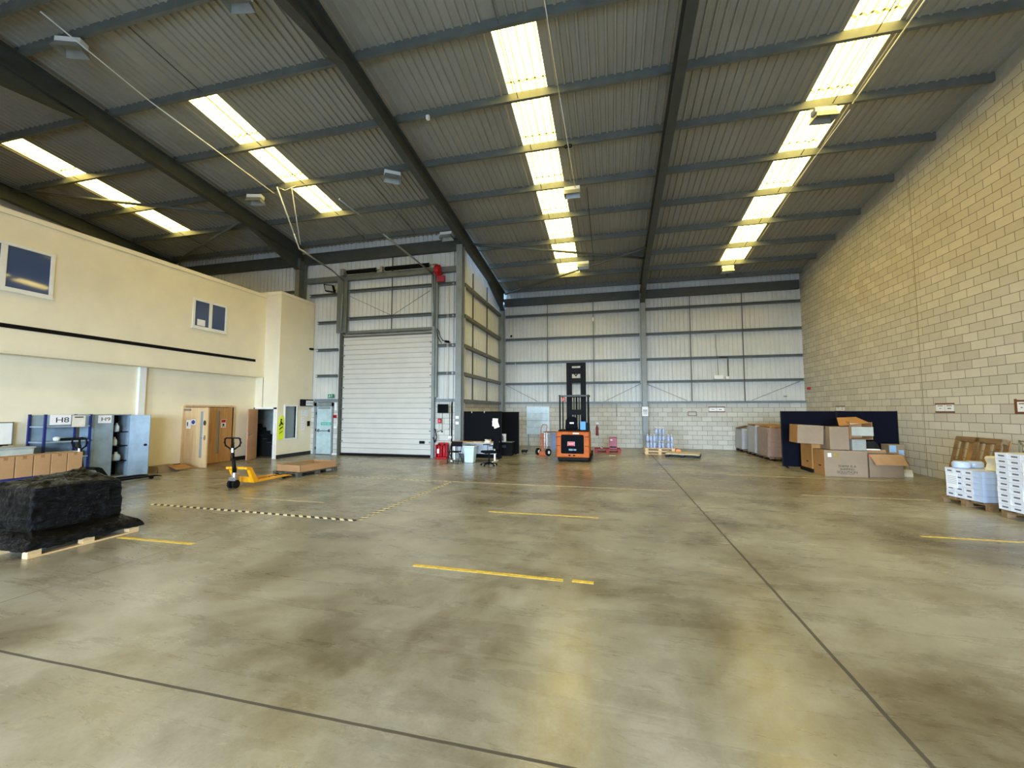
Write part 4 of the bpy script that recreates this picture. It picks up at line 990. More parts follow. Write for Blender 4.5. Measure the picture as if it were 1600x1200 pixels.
MB().box(-.36, .36, my-.07, my+.05, 3.38, 3.50).build('mast_crosshead', mBlack, t)
for z0_, z1_ in ((3.08, 3.30), (2.74, 2.92), (2.20, 2.30)): MB().box(-.23, .23, my-.05, my+.04, z0_, z1_).build('mast_crossbar', mBlack, t)
MB().cyl((-.09, my, .4), (-.09, my, 2.3), .03, seg=10).cyl((.10, my, .4), (.10, my, 2.3), .03, seg=10).build('lift_cylinder', mSteelD, t)
MB().box(-.03, .04, my-.02, my+.03, .3, 2.2).build('chain_guide', mBlack, t)
MB().tube([(-.05, my, 3.2), (-.08, my-.05, 3.1), (0, my-.05, 3.0), (.08, my-.04, 3.12), (.04, my, 3.25)], .02, 6).build('hydraulic_hose', mRub, t)
MB().box(-.30, .30, my-.1, my+.1, 1.55, 1.75).build('fork_carriage', mBlack, t)
for s in (-.2, .2): MB().box(s-.05, s+.05, my+.1, my+1.0, .10, .14).box(s-.05, s+.05, my+.08, my+.12, .1, .7).build('fork', mBlack, t)
for s in (-.46, .50): MB().cyl((s-.06, .35, .14), (s+.06, .35, .14), .14, seg=22).build('wheel', mRub, t); MB().cyl((s-.06, 2.1, .10), (s+.06, 2.1, .10), .10, seg=22).build('wheel', mRub, t); MB().box(s-.05, s+.05, 1.0, 2.15, .08, .20).build('reach_leg', mBlack, t)

# ------------------------------------------------------------------ red machine on red pallet
t = pallet((-.20, 17.50, 0), R(2), 'red painted timber pallet against the end wall', L=1.05, W=.75, H=.15, m=M('red_painted_timber', (150, 34, 34), .6, 0, .12, 6))
t = thing('charger_box', 'crimson metal box standing on the red pallet', 'machine', (.03, 17.42, .152))
MB().hexa([(-.16, -.15, 0), (.16, -.15, 0), (.16, .15, 0), (-.16, .15, 0), (-.15, -.11, .46), (.15, -.11, .46), (.15, .14, .46), (-.15, .14, .46)]).build('casing', mRedM, t, .012)
MB().box(-.11, -.02, -.135, -.12, .34, .38).build('white_label', mPaper, t); MB().box(-.13, .13, -.15, -.14, .05, .10).build('vent_slot', mBlack, t)
tag(MB().box(-.05, .05, -.04, .04, 0, .05).cyl((0, 0, .05), (.03, .0, .08), .015, seg=8).build('metal_fitting', mTape), 'small brown fitting lying on the red pallet', 'fitting', None, (-.43, 17.4, .152))
tag(MB().box(-.12, .12, -.08, .08, 0, .004).build('paper_sheet', mPaper), 'crumpled white sheet on the floor before the red pallet', 'paper', None, (.0, 16.15, 0.001))

# ------------------------------------------------------------------ bottled water
pallet((1.80, 17.35, 0), R(0), 'slatted pale pallet carrying the packs of bottled water', L=1.10, W=.80, H=.12, m=mPine)
pallet((1.80, 17.35, .122), R(0), 'upper pale pallet directly beneath the bottled water', L=1.10, W=.80, H=.12, m=mPine)
tag(MB().box(-.09, .09, -.2, .2, 0, .22).build('orange_crate', M('orange_plastic', (226, 132, 70), .5), None, .01), 'orange plastic crate at the end of the water pallet', 'crate', None, (2.46, 17.1, 0))
wb = thing('water_bottle', 'clear blue water bottle standing on the double pale pallet', 'bottle', (0, 0, 0), 0, 'bottled water on the pallet')
MB().lathe([(.050, 0), (.057, .015), (.055, .05), (.058, .07), (.055, .10), (.058, .13), (.058, .17), (.050, .195), (.022, .225), (.018, .24)], 0, 0, 14).build('bottle_body', mBottle, wb)
MB().cyl((0, 0, .24), (0, 0, .262), .021, seg=12).build('cap', M('white_cap', (236, 238, 246), .4), wb)
first = True
for x0, nx, nz in ((1.36, 3, 2), (1.80, 2, 1), (2.13, 2, 2)):
    for i in range(nx):
        for k in range(nz):
            for j in range(2):
                loc = (x0+.128*i, 17.08+.128*j, .246+.264*k)
                if first: wb.location = loc; first = False
                else: dup(wb, loc)
for i in range(3):
    for k in range(3):
        for j in range(2): dup(wb, (1.72+.135*i, 17.36+.13*j, .246+.264*k))
# flat board pallet
t = pallet((2.55, 16.35, 0), R(-14), 'low dark pallet topped with a pale board', L=1.15, W=.95, H=.12, m=mGryP, blk=mBlack)
tag(MB().box(-.575, .575, -.47, .47, 0, .018).build('plywood_board', M('pale_ply_board', (214, 196, 160), .5)), 'pale plywood board lying on the low dark pallet', 'board', None, (2.55, 16.35, .122), R(-14))

# ------------------------------------------------------------------ wrapped grey loads by the end wall
def wrapload(x0, x1, y0, y1, h, label, m, amp=.012, seed=0):
    a = .13
    return wrapped('wrapped_load', [(a, [(x0, y0), (x1, y0), (x1, y1), (x0, y1)]), (h-.03, [(x0+.02, y0+.02), (x1-.02, y0+.02), (x1-.02, y1-.02), (x0+.02, y1-.02)]), (h, [(x0+.04, y0+.04), (x1-.04, y0+.04), (x1-.04, y1-.04), (x0+.04, y1-.04)])], m, amp, label, 'wrapped load', 10, None, seed)
for x, y, lb in ((5.62, 18.95, 'grey pallet under the wrapped load nearest the end wall'), (5.62, 17.42, 'grey pallet under the middle wrapped load'), (5.62, 16.15, 'grey pallet under the wrapped load closest to the navy screens')):
    pallet((x, y, 0), R(90), lb, L=1.10, W=.90, H=.12, m=mOldP, blk=mBlack)
wrapload(5.15, 6.10, 18.55, 19.50, .98, 'cloudy film-wrapped load nearest the end wall, lowest of three', mFilmC, seed=1)
tag(MB().hexa([(-.3, -.3, 0), (.05, -.3, .1), (.05, .3, .1), (-.3, .3, 0), (-.3, -.3, .02), (.05, -.3, .12), (.05, .3, .12), (-.3, .3, .02)]).build('torn_cardboard', M('dark_brown_board', (104, 74, 54), .8)), 'torn brown cardboard flap sagging off the lowest wrapped load', 'cardboard', None, (5.42, 19.0, .96))
wrapload(5.15, 6.10, 16.95, 17.90, 1.15, 'tall grey film-wrapped load in the middle of the row', mFilmC, seed=2)
wrapload(5.13, 6.10, 15.62, 16.72, 1.12, 'film-wrapped brown load closest to the navy screens', mFilmP, .014, seed=3)
tag(MB().box(-.45, .45, -.42, .42, 0, .03).build('cardboard_sheet', mKraft), 'flat cardboard lid on the middle wrapped load', 'cardboard', None, (5.62, 17.42, 1.165))
tag(MB().box(-.42, .42, -.5, .5, 0, .05).build('cardboard_sheet', mKraftO), 'orange-brown cardboard lid on the load closest to the navy screens', 'cardboard', None, (5.64, 16.17, 1.135))

# ------------------------------------------------------------------ navy screens and the carton heap
screen(5.00, 14.10, 6.36, 13.86, 1.69, 'navy fabric screen behind the carton heap, end nearer the wrapped loads', mNavy)
screen(6.37, 13.86, 7.72, 13.62, 1.69, 'navy fabric screen behind the carton heap, end touching the block wall', mNavy)
def cbox(name, x0, x1, y0, y1, z0, z1, m, label, rz=0, rot=None, side=None, seam=True):
    cx, cy = (x0+x1)/2, (y0+y1)/2; w, d, h = x1-x0, y1-y0, z1-z0
    o = MB().box(-w/2, w/2, -d/2, d/2, 0, h).build(name, m, None, .006)
    tag(o, label, 'cardboard box', 'cardboard boxes heaped by the navy screens', (cx, cy, z0)); o.rotation_euler = rot or (0, 0, rz)
    if seam: MB().box(-w/2-.001, w/2+.001, -.03, .03, h-.07, h+.0015).build('parcel_tape', mTape, o)
    return o
mk = (mKraftG, mKraftO)
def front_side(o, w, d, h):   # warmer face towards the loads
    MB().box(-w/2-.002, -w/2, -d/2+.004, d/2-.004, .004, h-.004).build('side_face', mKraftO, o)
bA = cbox('cardboard_box', 5.38, 6.34, 12.42, 13.02, 0, .67, mKraftG, 'large greyish box printed with three lines of black lettering'); front_side(bA, .96, .60, .67)
for i, (s_, sz) in enumerate((('THERE IS A', .075), ('SHIPPING', .07), ('SOLUTION', .085))): text(s_, sz, (.02, -.302, .265-i*.075), FY, mInk, bA, sx=1.1)
MB().box(-.13, .17, -.302, -.30, .065, .072).build('printed_line', mInk, bA)
MB().box(-.40, -.32, -.303, -.30, .50, .60).build('address_label', mPaper, bA); MB().prism([(-.30, .60), (-.14, .60), (-.15, .50), (-.24, .47), (-.29, .55)], 'y', -.302, -.30).build('yellow_tape_patch', M('yellowed_tape', (150, 130, 70), .4), bA)
MB().box(-.483, -.481, -.12, .02, .24, .275).build('hand_hole', mInk, bA)
t = thing('open_cardboard_box', 'long open cardboard box whose front flap hangs down', 'cardboard box', (6.74, 12.75, 0), R(1.5), 'cardboard boxes heaped by the navy screens')
for a in ((-.37, .37, -.30, -.292), (-.37, .37, .292, .30), (-.37, -.362, -.3, .3), (.362, .37, -.3, .3)): MB().box(*a, 0, .58).build('side_wall', mKraftG, t)
MB().box(-.37, .37, -.3, .3, 0, .01).build('box_base', mKraftG, t)
MB().hexa([(-.36, -.30, .58), (.37, -.30, .58), (.42, -.42, .33), (-.28, -.42, .33), (-.36, -.295, .59), (.37, -.295, .59), (.42, -.415, .335), (-.28, -.415, .335)]).build('box_flap', mKraft, t)
MB().hexa([(.37, -.3, .58), (.37, .3, .58), (.52, .3, .40), (.50, -.3, .36), (.375, -.3, .59), (.375, .3, .59), (.525, .3, .405), (.505, -.3, .365)]).build('box_flap', mKraft, t)
MB().hexa([(-.37, .3, .58), (.37, .3, .58), (.37, .33, .66), (-.37, .33, .66), (-.37, .305, .58), (.37, .305, .58), (.37, .335, .66), (-.37, .335, .66)]).build('box_flap', mKraft, t)
MB().box(-.372, -.33, -.306, -.300, .50, .57).build('red_sticker', M('coral_red', (214, 84, 70), .5), t)
bB = cbox('cardboard_box', 5.36, 6.1, 13.06, 13.74, .10, .80, mKraftO, 'orange-brown box standing on black wrap behind the lettered box'); MB().box(-.373, -.371, -.12, .0, .17, .205).build('hand_hole', mInk, bB)
tag(MB().box(-.40, .38, -.36, .36, 0, .095).build('black_tray', mBlack, None, .01), 'low black tray under the orange-brown box', 'tray', None, (5.74, 13.40, 0))
bC = cbox('cardboard_box', 4.92, 5.53, 12.75, 13.35, .81, 1.31, mKraftG, 'pale grey-brown box perched at the corner, end nearer the wrapped loads', rot=(0, R(3), R(-3))); front_side(bC, .61, .60, .50)
bD = cbox('cardboard_box', 5.57, 6.02, 12.55, 13.02, .68, 1.28, mKraftG, 'plain grey-brown box stacked on top of the lettered box', rz=R(2))
bE = cbox('cardboard_box', 6.06, 6.37, 12.50, 12.92, .675, .955, M('grey_box_face', (150, 152, 144), .7), 'small grey box stacked beside the plain box, under the open white one', seam=False)
t = thing('open_cardboard_box', 'open box lying on its side on top of the heap, white inside', 'cardboard box', (6.22, 12.74, .965), R(-3), 'cardboard boxes heaped by the navy screens')
mGI = M('whitish_board', (168, 168, 156), .7)
MB().box(-.17, .30, -.30, -.29, .09, .32).build('side_wall', mGI, t)
for a in ((-.17, .30, .24, .25, 0, .48), (-.18, -.17, -.26, .25, 0, .46), (.29, .30, -.26, .25, 0, .44), (-.17, .30, -.28, .25, 0, .01)): MB().box(*a).build('side_wall', mKraft, t)
MB().hexa([(-.40, -.20, .34), (.24, -.26, .42), (.18, .25, .56), (-.26, .25, .54), (-.40, -.20, .35), (.24, -.26, .43), (.18, .25, .57), (-.26, .25, .55)]).build('box_flap', mKraftO, t)
MB().hexa([(-.16, -.21, .378), (.03, -.22, .40), (.03, -.10, .424), (-.16, -.09, .41), (-.16, -.21, .388), (.03, -.22, .41), (.03, -.10, .434), (-.16, -.09, .42)]).build('address_label', mPaper, t)
w_ = wrapped('rubbish_sack', [(.0, [(6.5, 13.16), (7.08, 13.16), (7.08, 13.46), (6.5, 13.46)]), (.5, [(6.48, 13.16), (7.10, 13.16), (7.10, 13.48), (6.48, 13.48)]), (.78, [(6.5, 13.2), (7.0, 13.2), (7.0, 13.45), (6.5, 13.45)]), (.86, [(6.65, 13.2), (6.95, 13.2), (6.95, 13.35), (6.65, 13.35)])], film('black_sack_plastic', (10, 10, 12), .3), .02, 'black plastic sack bulging behind the open long box', 'rubbish sack', 8, None, 5)
bF = cbox('cardboard_box', 7.16, 7.52, 13.05, 13.38, .0, .80, mKraftG, 'tall narrow box with pale blue labels against the block wall', seam=False)
MB().box(-.17, -.02, -.168, -.165, .60, .78).box(.03, .15, -.168, -.165, .52, .66).build('printed_label', M('pale_blue_label', (150, 186, 220), .6), bF)
tag(MB().box(-.1, .1, -.08, .08, 0, .10).box(-.08, .1, -.06, .08, .10, .17, 0, (0, 0, .3)).build('polystyrene_block', mCream), 'broken cream packing blocks on the floor by the block wall', 'packing', None, (7.40, 12.85, 0))
tag(MB().box(-.15, .15, -.1, .1, 0, .03).build('white_tray', mWht, None, .01), 'white tray lid peeping over the lettered box', 'lid', None, (6.22, 12.9, 1.255)).location = (6.50, 12.55, .69)

# ------------------------------------------------------------------ white carton stacks on the near pallets
A1 = R(10)
pallet((6.62, 9.22, 0), A1, 'brown pallet under the lower stack of white cartons', L=1.10, W=.90, H=.13, m=mOldP)
pallet((6.66, 7.90, 0), R(4), 'brown pallet under the taller stack of white cartons', L=1.10, W=1.05, H=.13, m=mOldP)
def wcarton(name, w, d, h, m, marks=True):
    mb = MB().box(-w/2, w/2, -d/2, d/2, 0, h-.002)
    if marks:
        mb.box(-w/2-.001, -w/2, -d*.28, d*.22, h*.38, h*.62, 1)
        mb.box(-w*.2, w*.25, -d/2-.001, -d/2, h*.38, h*.60, 1)
    return mb.build(name, [m, mInkG])
mInkG = M('dark_grey_print', (92, 92, 104), .6)
def stack(cx, cy, rz, w, d, h, nx, ny, nz, z0, label, group, m=mWhiteBx, marks=True, edge_plain=False):
    src = {}
    for k in range(nz):
        for i in range(nx):
            for j in range(ny):
                if 0 < i < nx-1 and 0 < j and k < nz-1: continue
                if i == nx-1 and k < nz-1 and j > 0: continue
                plain = edge_plain and j == 0
                key = plain
                lx = (i-(nx-1)/2)*w; ly = (j-(ny-1)/2)*d; c, s = math.cos(rz), math.sin(rz)
                loc = (cx+lx*c-ly*s+random.uniform(-.004, .004), cy+lx*s+ly*c+random.uniform(-.004, .004), z0+k*h)
                if key not in src:
                    src[key] = wcarton('white_carton', w-.004, d-.004, h, mWhiteBl if plain else m, not plain)
                    o = src[key]
                else: o = src[key].copy(); C.objects.link(o)
                tag(o, label[1] if plain else label[0], 'carton', group[1] if plain else group[0], loc, rz)
stack(6.53, 9.17, R(8), .30, .165, .104, 3, 4, 5, .135, ('white printed carton in the lower stack on the brown pallet', 'bluish film-covered white carton on the end of the lower stack'), ('printed cartons of the lower stack', 'film-covered cartons of the lower stack'), edge_plain=True)
stack(6.60, 7.90, R(3), .36, .20, .0895, 3, 5, 10, .135, ('white printed carton in the taller stack', ''), ('printed cartons of the taller stack', ''))
for x, y, z, h, r_, lb in ((5.995, 9.36, .30, .26, R(8), 'white delivery note stuck on the lower carton stack'), (6.012, 7.93, .62, .30, R(3), 'large delivery note stuck on the taller carton stack')):
    n = MB().box(-.003, 0, -.11, .11, 0, h).build('delivery_note', mPaper); tag(n, lb, 'delivery note', None, (x+.045, y-.07 if y > 9 else y-.10, z), r_)
    k = MB()
    for q in range(5): k.box(-.005, -.003, -.09, .08, h*(.3+.12*q), h*(.3+.12*q)+.006)
    k.build('printed_lines', mGBlue, n)
tb = tag(MB().lathe([(.11, 0), (.125, .02), (.125, .09), (.10, .12)], 0, 0, 20).build('white_tub', mWhiteBl), 'white plastic tub on the lower carton stack, nearer the end wall', 'tub', 'tubs on the lower carton stack', (6.22, 9.33, .658))
dup(tb, (6.46, 9.40, .658), None, 'white plastic tub on the lower carton stack, nearer the block wall')
t = thing('polystyrene_box', 'cream polystyrene packing box with rounded cut-outs on the lower stack', 'packing box', (6.62, 8.98, .658), R(12))
MB().prism([(-.24, 0), (.22, 0), (.24, .10), (.22, .25), (.0, .25), (-.03, .235), (-.08, .25), (-.2, .25), (-.24, .22), (-.2, .12)], 'y', -.12, .12).build('box_body', mCream, t, .012)
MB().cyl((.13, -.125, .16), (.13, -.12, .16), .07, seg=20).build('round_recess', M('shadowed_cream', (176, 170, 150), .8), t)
o = tag(wcarton('white_carton', .36, .2, .09, mWhiteBx), 'single white carton lying on top of the taller stack', 'carton', None, (6.35, 7.80, 1.032), R(3))

# upright pallets leaning on the block wall
def leaning(x, y, label, tilt, rz=0):
    t = thing('leaning_pallet', label, 'pallet', (x, y, 0), R(90)+rz, None)
    root = bpy.data.objects.new('pallet_frame', None); 
    C.objects.link(root); root.parent = t; root.rotation_euler = (R(90-tilt), 0, 0)
    L, H_ = 1.10, 1.12
    b = MB()
    for i in range(3): b.box(-L/2+(L-.1)*i/2, -L/2+(L-.1)*i/2+.1, 0, H_, .09, .11)
    b.build('stringer', mOldP, root)
    b = MB()
    for j in range(6): b.box(-L/2, L/2, (H_-.13)*j/5, (H_-.13)*j/5+.13, .0-.02, 0)
    b.build('deck_boards', M('golden_pallet_timber', (160, 124, 78), .7, 0, .15, 5), root)
    for i in range(3):
        for j in range(3):
            MB().box(-L/2+(L-.1)*i/2, -L/2+(L-.1)*i/2+.1, (H_-.1)*j/2, (H_-.1)*j/2+.1, 0, .09).build('block', mOldP, root)
    b = MB()
    for j in range(3): b.box(-L/2, L/2, (H_-.1)*j/2, (H_-.1)*j/2+.1, .11, .13)
    b.build('bottom_boards', mOldP, root)
    return t
t = thing('leaning_pallet', 'weathered timber pallet leaning upright against the block wall', 'pallet', (7.62, 10.75, 0), R(-90))
tl = R(76); L, H_ = 1.12, 1.14
def tp(x, u, v):   # u up the slope, v out of it (towards the room)
    return (x, -v*math.sin(tl)-math.cos(tl)*(H_-u)*1.0+.0, u*math.sin(tl)+v*math.cos(tl)*1.0)
def sbox(mb, x0, x1, u0, u1, v0, v1):
    mb.hexa([tp(x0, u0, v0), tp(x1, u0, v0), tp(x1, u0, v1), tp(x0, u0, v1), tp(x0, u1, v0), tp(x1, u1, v0), tp(x1, u1, v1), tp(x0, u1, v1)])
for j in range(6):
    b = MB(); sbox(b, -L/2+(L-.1)*j/5, -L/2+(L-.1)*j/5+.12, 0, H_, 0, .02); b.build('deck_board', M('golden_pallet_timber', (160, 124, 78), .7, 0, .15, 5), t)
for i in range(3):
    b = MB(); sbox(b, -L/2, L/2, (H_-.1)*i/2, (H_-.1)*i/2+.1, .02, .04); b.build('stringer', mOldP, t)
    for j in range(3):
        b = MB(); sbox(b, -L/2+(L-.12)*j/2, -L/2+(L-.12)*j/2+.12, (H_-.1)*i/2, (H_-.1)*i/2+.1, .04, .12); b.build('block', mOldP, t)
    b = MB(); sbox(b, -L/2+(L-.1)*i/2, -L/2+(L-.1)*i/2+.1, 0, H_, .12, .14); b.build('bottom_board', mOldP, t)
for u0 in (0, H_-.1):
    b = MB(); sbox(b, -L/2+.1, L/2-.1, u0, u0+.1, .12, .14); b.build('bottom_board', mOldP, t)
t = thing('wire_cage', 'bright crossed straps leaning beside the upright pallet', 'frame', (7.60, 9.86, 0))
m = MB()
for a, b in (((0, -.18, 0), (0, -.12, 1.14)), ((0, .18, 0), (0, .14, 1.14)), ((0, -.18, .8), (0, .15, 1.12)), ((0, .18, .8), (0, -.12, 1.12)), ((0, -.15, 1.12), (0, .15, 1.12)), ((0, -.18, .1), (0, .18, .6))): m.cyl(a, b, .012, seg=6)
m.build('crossed_bars', mGalv, t)

# ------------------------------------------------------------------ wall signs
def wallsign(x, y, face, label, w=.52, h=.20, n=2):
    """two taped white sheets; face 'Y' looks to -y, 'X' looks to -x"""
    t = thing('bay_sign', label, 'sign', (x, y[0] if isinstance(y, tuple) else y, 0)); return t
t = thing('bay_sign', 'pair of white sheets in brown tape on the end wall', 'sign', (4.50, YF-.001, 1.66))
MB().box(-.34, .34, -.004, -.001, -.02, .02).box(-.34, .34, -.004, -.001, .18, .225).build('brown_tape', mTape, t)
for x in (-.30, .01): MB().box(x, x+.29, -.003, 0, .01, .19).build('white_sheet', mPaper, t)
MB().box(-.22, -.1, -.005, -.003, .10, .115).box(.09, .2, -.005, -.003, .08, .11).build('printed_word', mInk, t)
t = thing('empty_frame', 'empty brown taped rectangle on the end wall', 'tape frame', (3.49, YF-.001, 1.47))
MB().box(-.18, .18, -.004, 0, 0, .025).box(-.18, .18, -.004, 0, .175, .20).box(-.18, -.155, -.004, 0, 0, .2).box(.155, .18, -.004, 0, 0, .2).build('tape_strip', mTape, t)
t = thing('column_notice', 'two white sheets with black lines on the end wall column', 'notice', (A_X+.02, 19.42-.225, 1.47))
for z in (0, .21): MB().box(-.13, .13, -.004, 0, z, z+.20).build('white_sheet', mPaper, t)
MB().box(-.09, .09, -.006, -.004, .16, .185).box(-.08, .08, -.006, -.004, .08, .10).box(-.09, .09, -.006, -.004, .24, .27).build('printed_word', mInk, t)
def rsign(y0, y1, z0, z1, label, txt=True, frame=False):
    t = thing('bay_sign', label, 'sign', (XR-.001, (y0+y1)/2, z0)); w = y1-y0; h = z1-z0
    MB().box(-.004, -.001, -w/2-.03, w/2+.03, -.02, .02).box(-.004, -.001, -w/2-.03, w/2+.03, h-.02, h+.02).build('brown_tape', mTape, t)
    if frame: MB().box(-.005, -.001, w/2, w/2+.06, -.03, h+.04).build('brown_tape', mTape, t)
    for a, b in ((-w/2, -.01), (.01, w/2)): MB().box(-.003, 0, a, b, .0, h).build('white_sheet', mPaper, t)
    MB().box(-.005, -.003, -w*.42, -w*.12, h*.72, h*.80).box(-.005, -.003, w*.1, w*.4, h*.72, h*.80).build('printed_red_line', mTape, t)
    MB().box(-.005, -.003, -w*.36, -w*.16, h*.38, h*.50).box(-.005, -.003, w*.2, w*.3, h*.4, h*.48).build('printed_word', M('faded_ink', (96, 104, 120), .6), t)
rsign(12.05, 12.60, 1.67, 1.87, 'pair of taped white sheets on the block wall above the leaning pallet')
rsign(10.1, 10.46, 1.66, 1.90, 'taped white sheets on the block wall at the picture edge', frame=True)
rsign(16.80, 17.35, 1.68, 1.86, 'taped sheets on the block wall just above the navy screen')

# ------------------------------------------------------------------ small fixtures
t = thing('junction_box', 'white electrical junction box with black conduit on the end wall cladding', 'junction box', (4.60, YF-.06, 3.10))
MB().box(-.18, .18, -.06, .06, 0, .16).build('casing', mWht, t, .01); MB().box(.28, .42, -.05, .05, 0, .10).build('switch_box', mWht, t, .01)
MB().tube([(.40, 0, .12), (.40, 0, .95), (.05, 0, .97)], .016, 6).tube([(0, 0, .16), (-.02, 0, .9), (-.06, 0, 1.4), (-.05, 0, 2.0)], .008, 6).build('conduit', mBlack, t)
for x, y, z, m_, lb in ((XR-.05, 19.3, 2.62, mRed, 'small red alarm sounder in the corner by the block wall'),):
    tag(MB().box(-.05, .05, -.06, .06, -.05, .05).build('alarm_sounder', m_, None, .012), lb, 'alarm', None, (x, y, z))
tag(MB().box(-.06, .06, -.05, .0, -.03, .03).build('wall_sensor', mGalv, None, .01), 'small metal sensor on the end wall cladding', 'sensor', None, (7.20, YF+.02, 2.32))
tag(MB().box(-.035, .035, -.04, .04, -.09, .09).build('wall_sensor', mWht, None, .01), 'small white sensor high on the end wall rod', 'sensor', None, (-.80, YF-.09, 6.05))
tag(MB().tube([(0, 0, .35), (.0, 0, .05), (-.04, 0, 0), (.02, 0, -.06), (.04, 0, 0)], .012, 6).build('hanging_cable', mWht), 'pale cable end hanging from the end wall rail near the corner column', 'cable', None, (-4.60, YF-.1, 3.7))
tag(MB().tube([(0, 0, 0), (0, 0, -.60)], .012, 6).build('wall_pipe', mGalv), 'short vertical grey pipe below the rail on the end wall', 'pipe', None, (.22, YF-.03, 2.05))
def cctv(x, y, z, rz, lb):
    t = thing('security_camera', lb, 'camera', (x, y, z), rz, 'security cameras'); MB().box(-.04, .04, -.12, .06, -.04, .04).build('camera_body', mBlack, t, .01); MB().box(-.015, .015, .02, .14, -.015, .015).build('bracket', mGalv, t)
cctv(-5.80, YD-.10, 4.22, R(-20), 'small black camera on the rail beside the tall corner column')
cctv(XC+.45, YF-.14, 5.40, R(20), 'small dark camera on the upper rail of the end wall')
cctv(-11.55, YD-.14, 4.15, R(-50), 'small dark camera on the rail beside the office tower')
for z in (2.95, 4.12, 5.25, 6.42): pass
t = thing('floodlight', 'black square floodlight tilted beside the roller door post', 'floodlight', (-10.66, YD-.30, 6.50))
MB().hexa([(-.20, -.06, -.12), (.22, -.06, -.20), (.22, .04, -.20), (-.20, .04, -.12), (-.22, -.14, .16), (.20, -.14, .08), (.20, -.04, .08), (-.22, -.04, .16)]).build('lamp_housing', mBlack, t, .01)
MB().hexa([(-.16, -.075, -.08), (.17, -.075, -.15), (.17, -.07, -.15), (-.16, -.07, -.08), (-.17, -.135, .11), (.16, -.135, .05), (.16, -.13, .05), (-.17, -.13, .11)]).build('lamp_glass', M('pale_lamp_glass', (150, 150, 146), .2), t)
MB().box(-.02, .02, 0, .3, -.02, .02).build('bracket', mBlack, t)

# high bay fittings
def highbay(x, y, label, rz=0, drop=.0):
    z = PZ(y)-.14-drop
    t = thing('ceiling_light', label, 'ceiling light', (x, y, z), rz, 'unlit box lights under the roof')
    MB().box(-.23, .23, -.10, .10, -.02, .09).build('gear_box', mWht, t, .008)
    m = MB()
    m.hexa([(-.24, -.16, -.16), (-.23, -.16, -.16), (-.23, .16, -.16), (-.24, .16, -.16), (-.20, -.1, -.02), (-.19, -.1, -.02), (-.19, .1, -.02), (-.20, .1, -.02)])
    m.hexa([(.23, -.16, -.16), (.24, -.16, -.16), (.24, .16, -.16), (.23, .16, -.16), (.19, -.1, -.02), (.20, -.1, -.02), (.20, .1, -.02), (.19, .1, -.02)])
    m.hexa([(-.24, -.17, -.16), (.24, -.17, -.16), (.24, -.16, -.16), (-.24, -.16, -.16), (-.2, -.11, -.02), (.2, -.11, -.02), (.2, -.1, -.02), (-.2, -.1, -.02)])
    m.hexa([(-.24, .16, -.16), (.24, .16, -.16), (.24, .17, -.16), (-.24, .17, -.16), (-.2, .1, -.02), (.2, .1, -.02), (.2, .11, -.02), (-.2, .11, -.02)])
    m.build('reflector', M('dull_reflector', (150, 152, 144), .4, .3), t)
    MB().box(-.18, .18, -.09, .09, -.03, -.02).build('lamp_cover', M('dim_lamp_cover', (120, 120, 108), .3), t)
    for s in (-.15, .15): MB().cyl((s, 0, .09), (s, 0, .16+drop), .006, seg=6).build('hanger', mGalv, t)
    return t
highbay(-10.45, 5.45, 'boxy unlit roof light hanging near the ridge above the office side', R(20))
highbay(-6.35, 5.45, 'boxy unlit roof light near the ridge beside the central rafter', R(10))
highbay(-10.95, 10.35, 'boxy unlit roof light beside the rafter that ends at the office tower', R(15))
highbay(-6.05, 10.25, 'boxy unlit roof light tight beside the central rafter', R(35))
highbay(-1.05, 11.95, 'boxy unlit roof light half under the central long rooflight, nearer one')
highbay(-1.05, 16.72, 'boxy unlit roof light half under the central long rooflight, farther one')
highbay(4.80, 10.33, 'boxy unlit roof light under the rooflight beside the block wall, nearer one', R(6))
highbay(4.72, 18.15, 'boxy unlit roof light at the far end of the rooflight beside the block wall')
highbay(-5.75, 13.55, 'greenish box light at the foot of the central rafter above the roller door')

# conduits and hanging wires
def wire(pts, r, label, m=mWht, name='conduit', cat='conduit'):
    p0 = Vector(pts[0]); o = MB().tube([tuple(Vector(p)-p0) for p in pts], r, 6).build(name, m)
    return tag(o, label, cat, None, tuple(p0))
wire([(-10.30, 4.9, PZ(4.9)-.03), (-10.02, 6.6, PZ(6.6)-.38), (-9.80, 9.9, PZ(9.9)-.42)], .013, 'long pale conduit running down the slope past the office side rooflight')
wire([(-9.95, 10.25, PZ(10.25)), (-9.75, 10.25, PZ(10.25)-.10), (-9.35, 10.25, PZ(10.25)-.02)], .012, 'short pale conduit bend at the purlin above the box light')
wire([(-9.80, 10.0, PZ(10.0)-.15), (-9.95, 10.9, 7.45), (-9.98, 11.2, 7.05)], .020, 'pale angled steel hanger dropping from the purlin')
wire([(-9.45, 10.2, PZ(10.2)-.1), (-9.95, 11.2, 7.2)], .012, 'thin second strut of the angled steel hanger')
wire([(-9.98, 11.2, 7.05), (-10.10, 13.0, 6.95), (-10.15, YD-.22, 6.80), (-10.20, YD-.22, 4.8)], .030, 'curved horizontal door track running back from the door post', mGalv, 'door_track', 'door track')
wire([(-7.3, 9.6, 7.6), (-6.9, 11.2, 7.25), (-6.35, YD-.22, 6.75), (-6.3, YD-.22, 4.8)], .030, 'curved horizontal door track on the chain hoist side', mGalv, 'door_track', 'door track')
wire([(-6.25, 10.4, PZ(10.4)-.1), (-6.5, 11.4, 7.9), (-6.85, 11.3, 7.25)], .010, 'thin grey hanger rod beside the box light near the central rafter', mGalv)
wire([(-1.05, 5.4, PZ(5.4)-.16), (-1.02, 8.7, PZ(8.7)-.12), (-.95, 11.9, PZ(11.9)-.12)], .010, 'thin pale wire beside the central long rooflight')
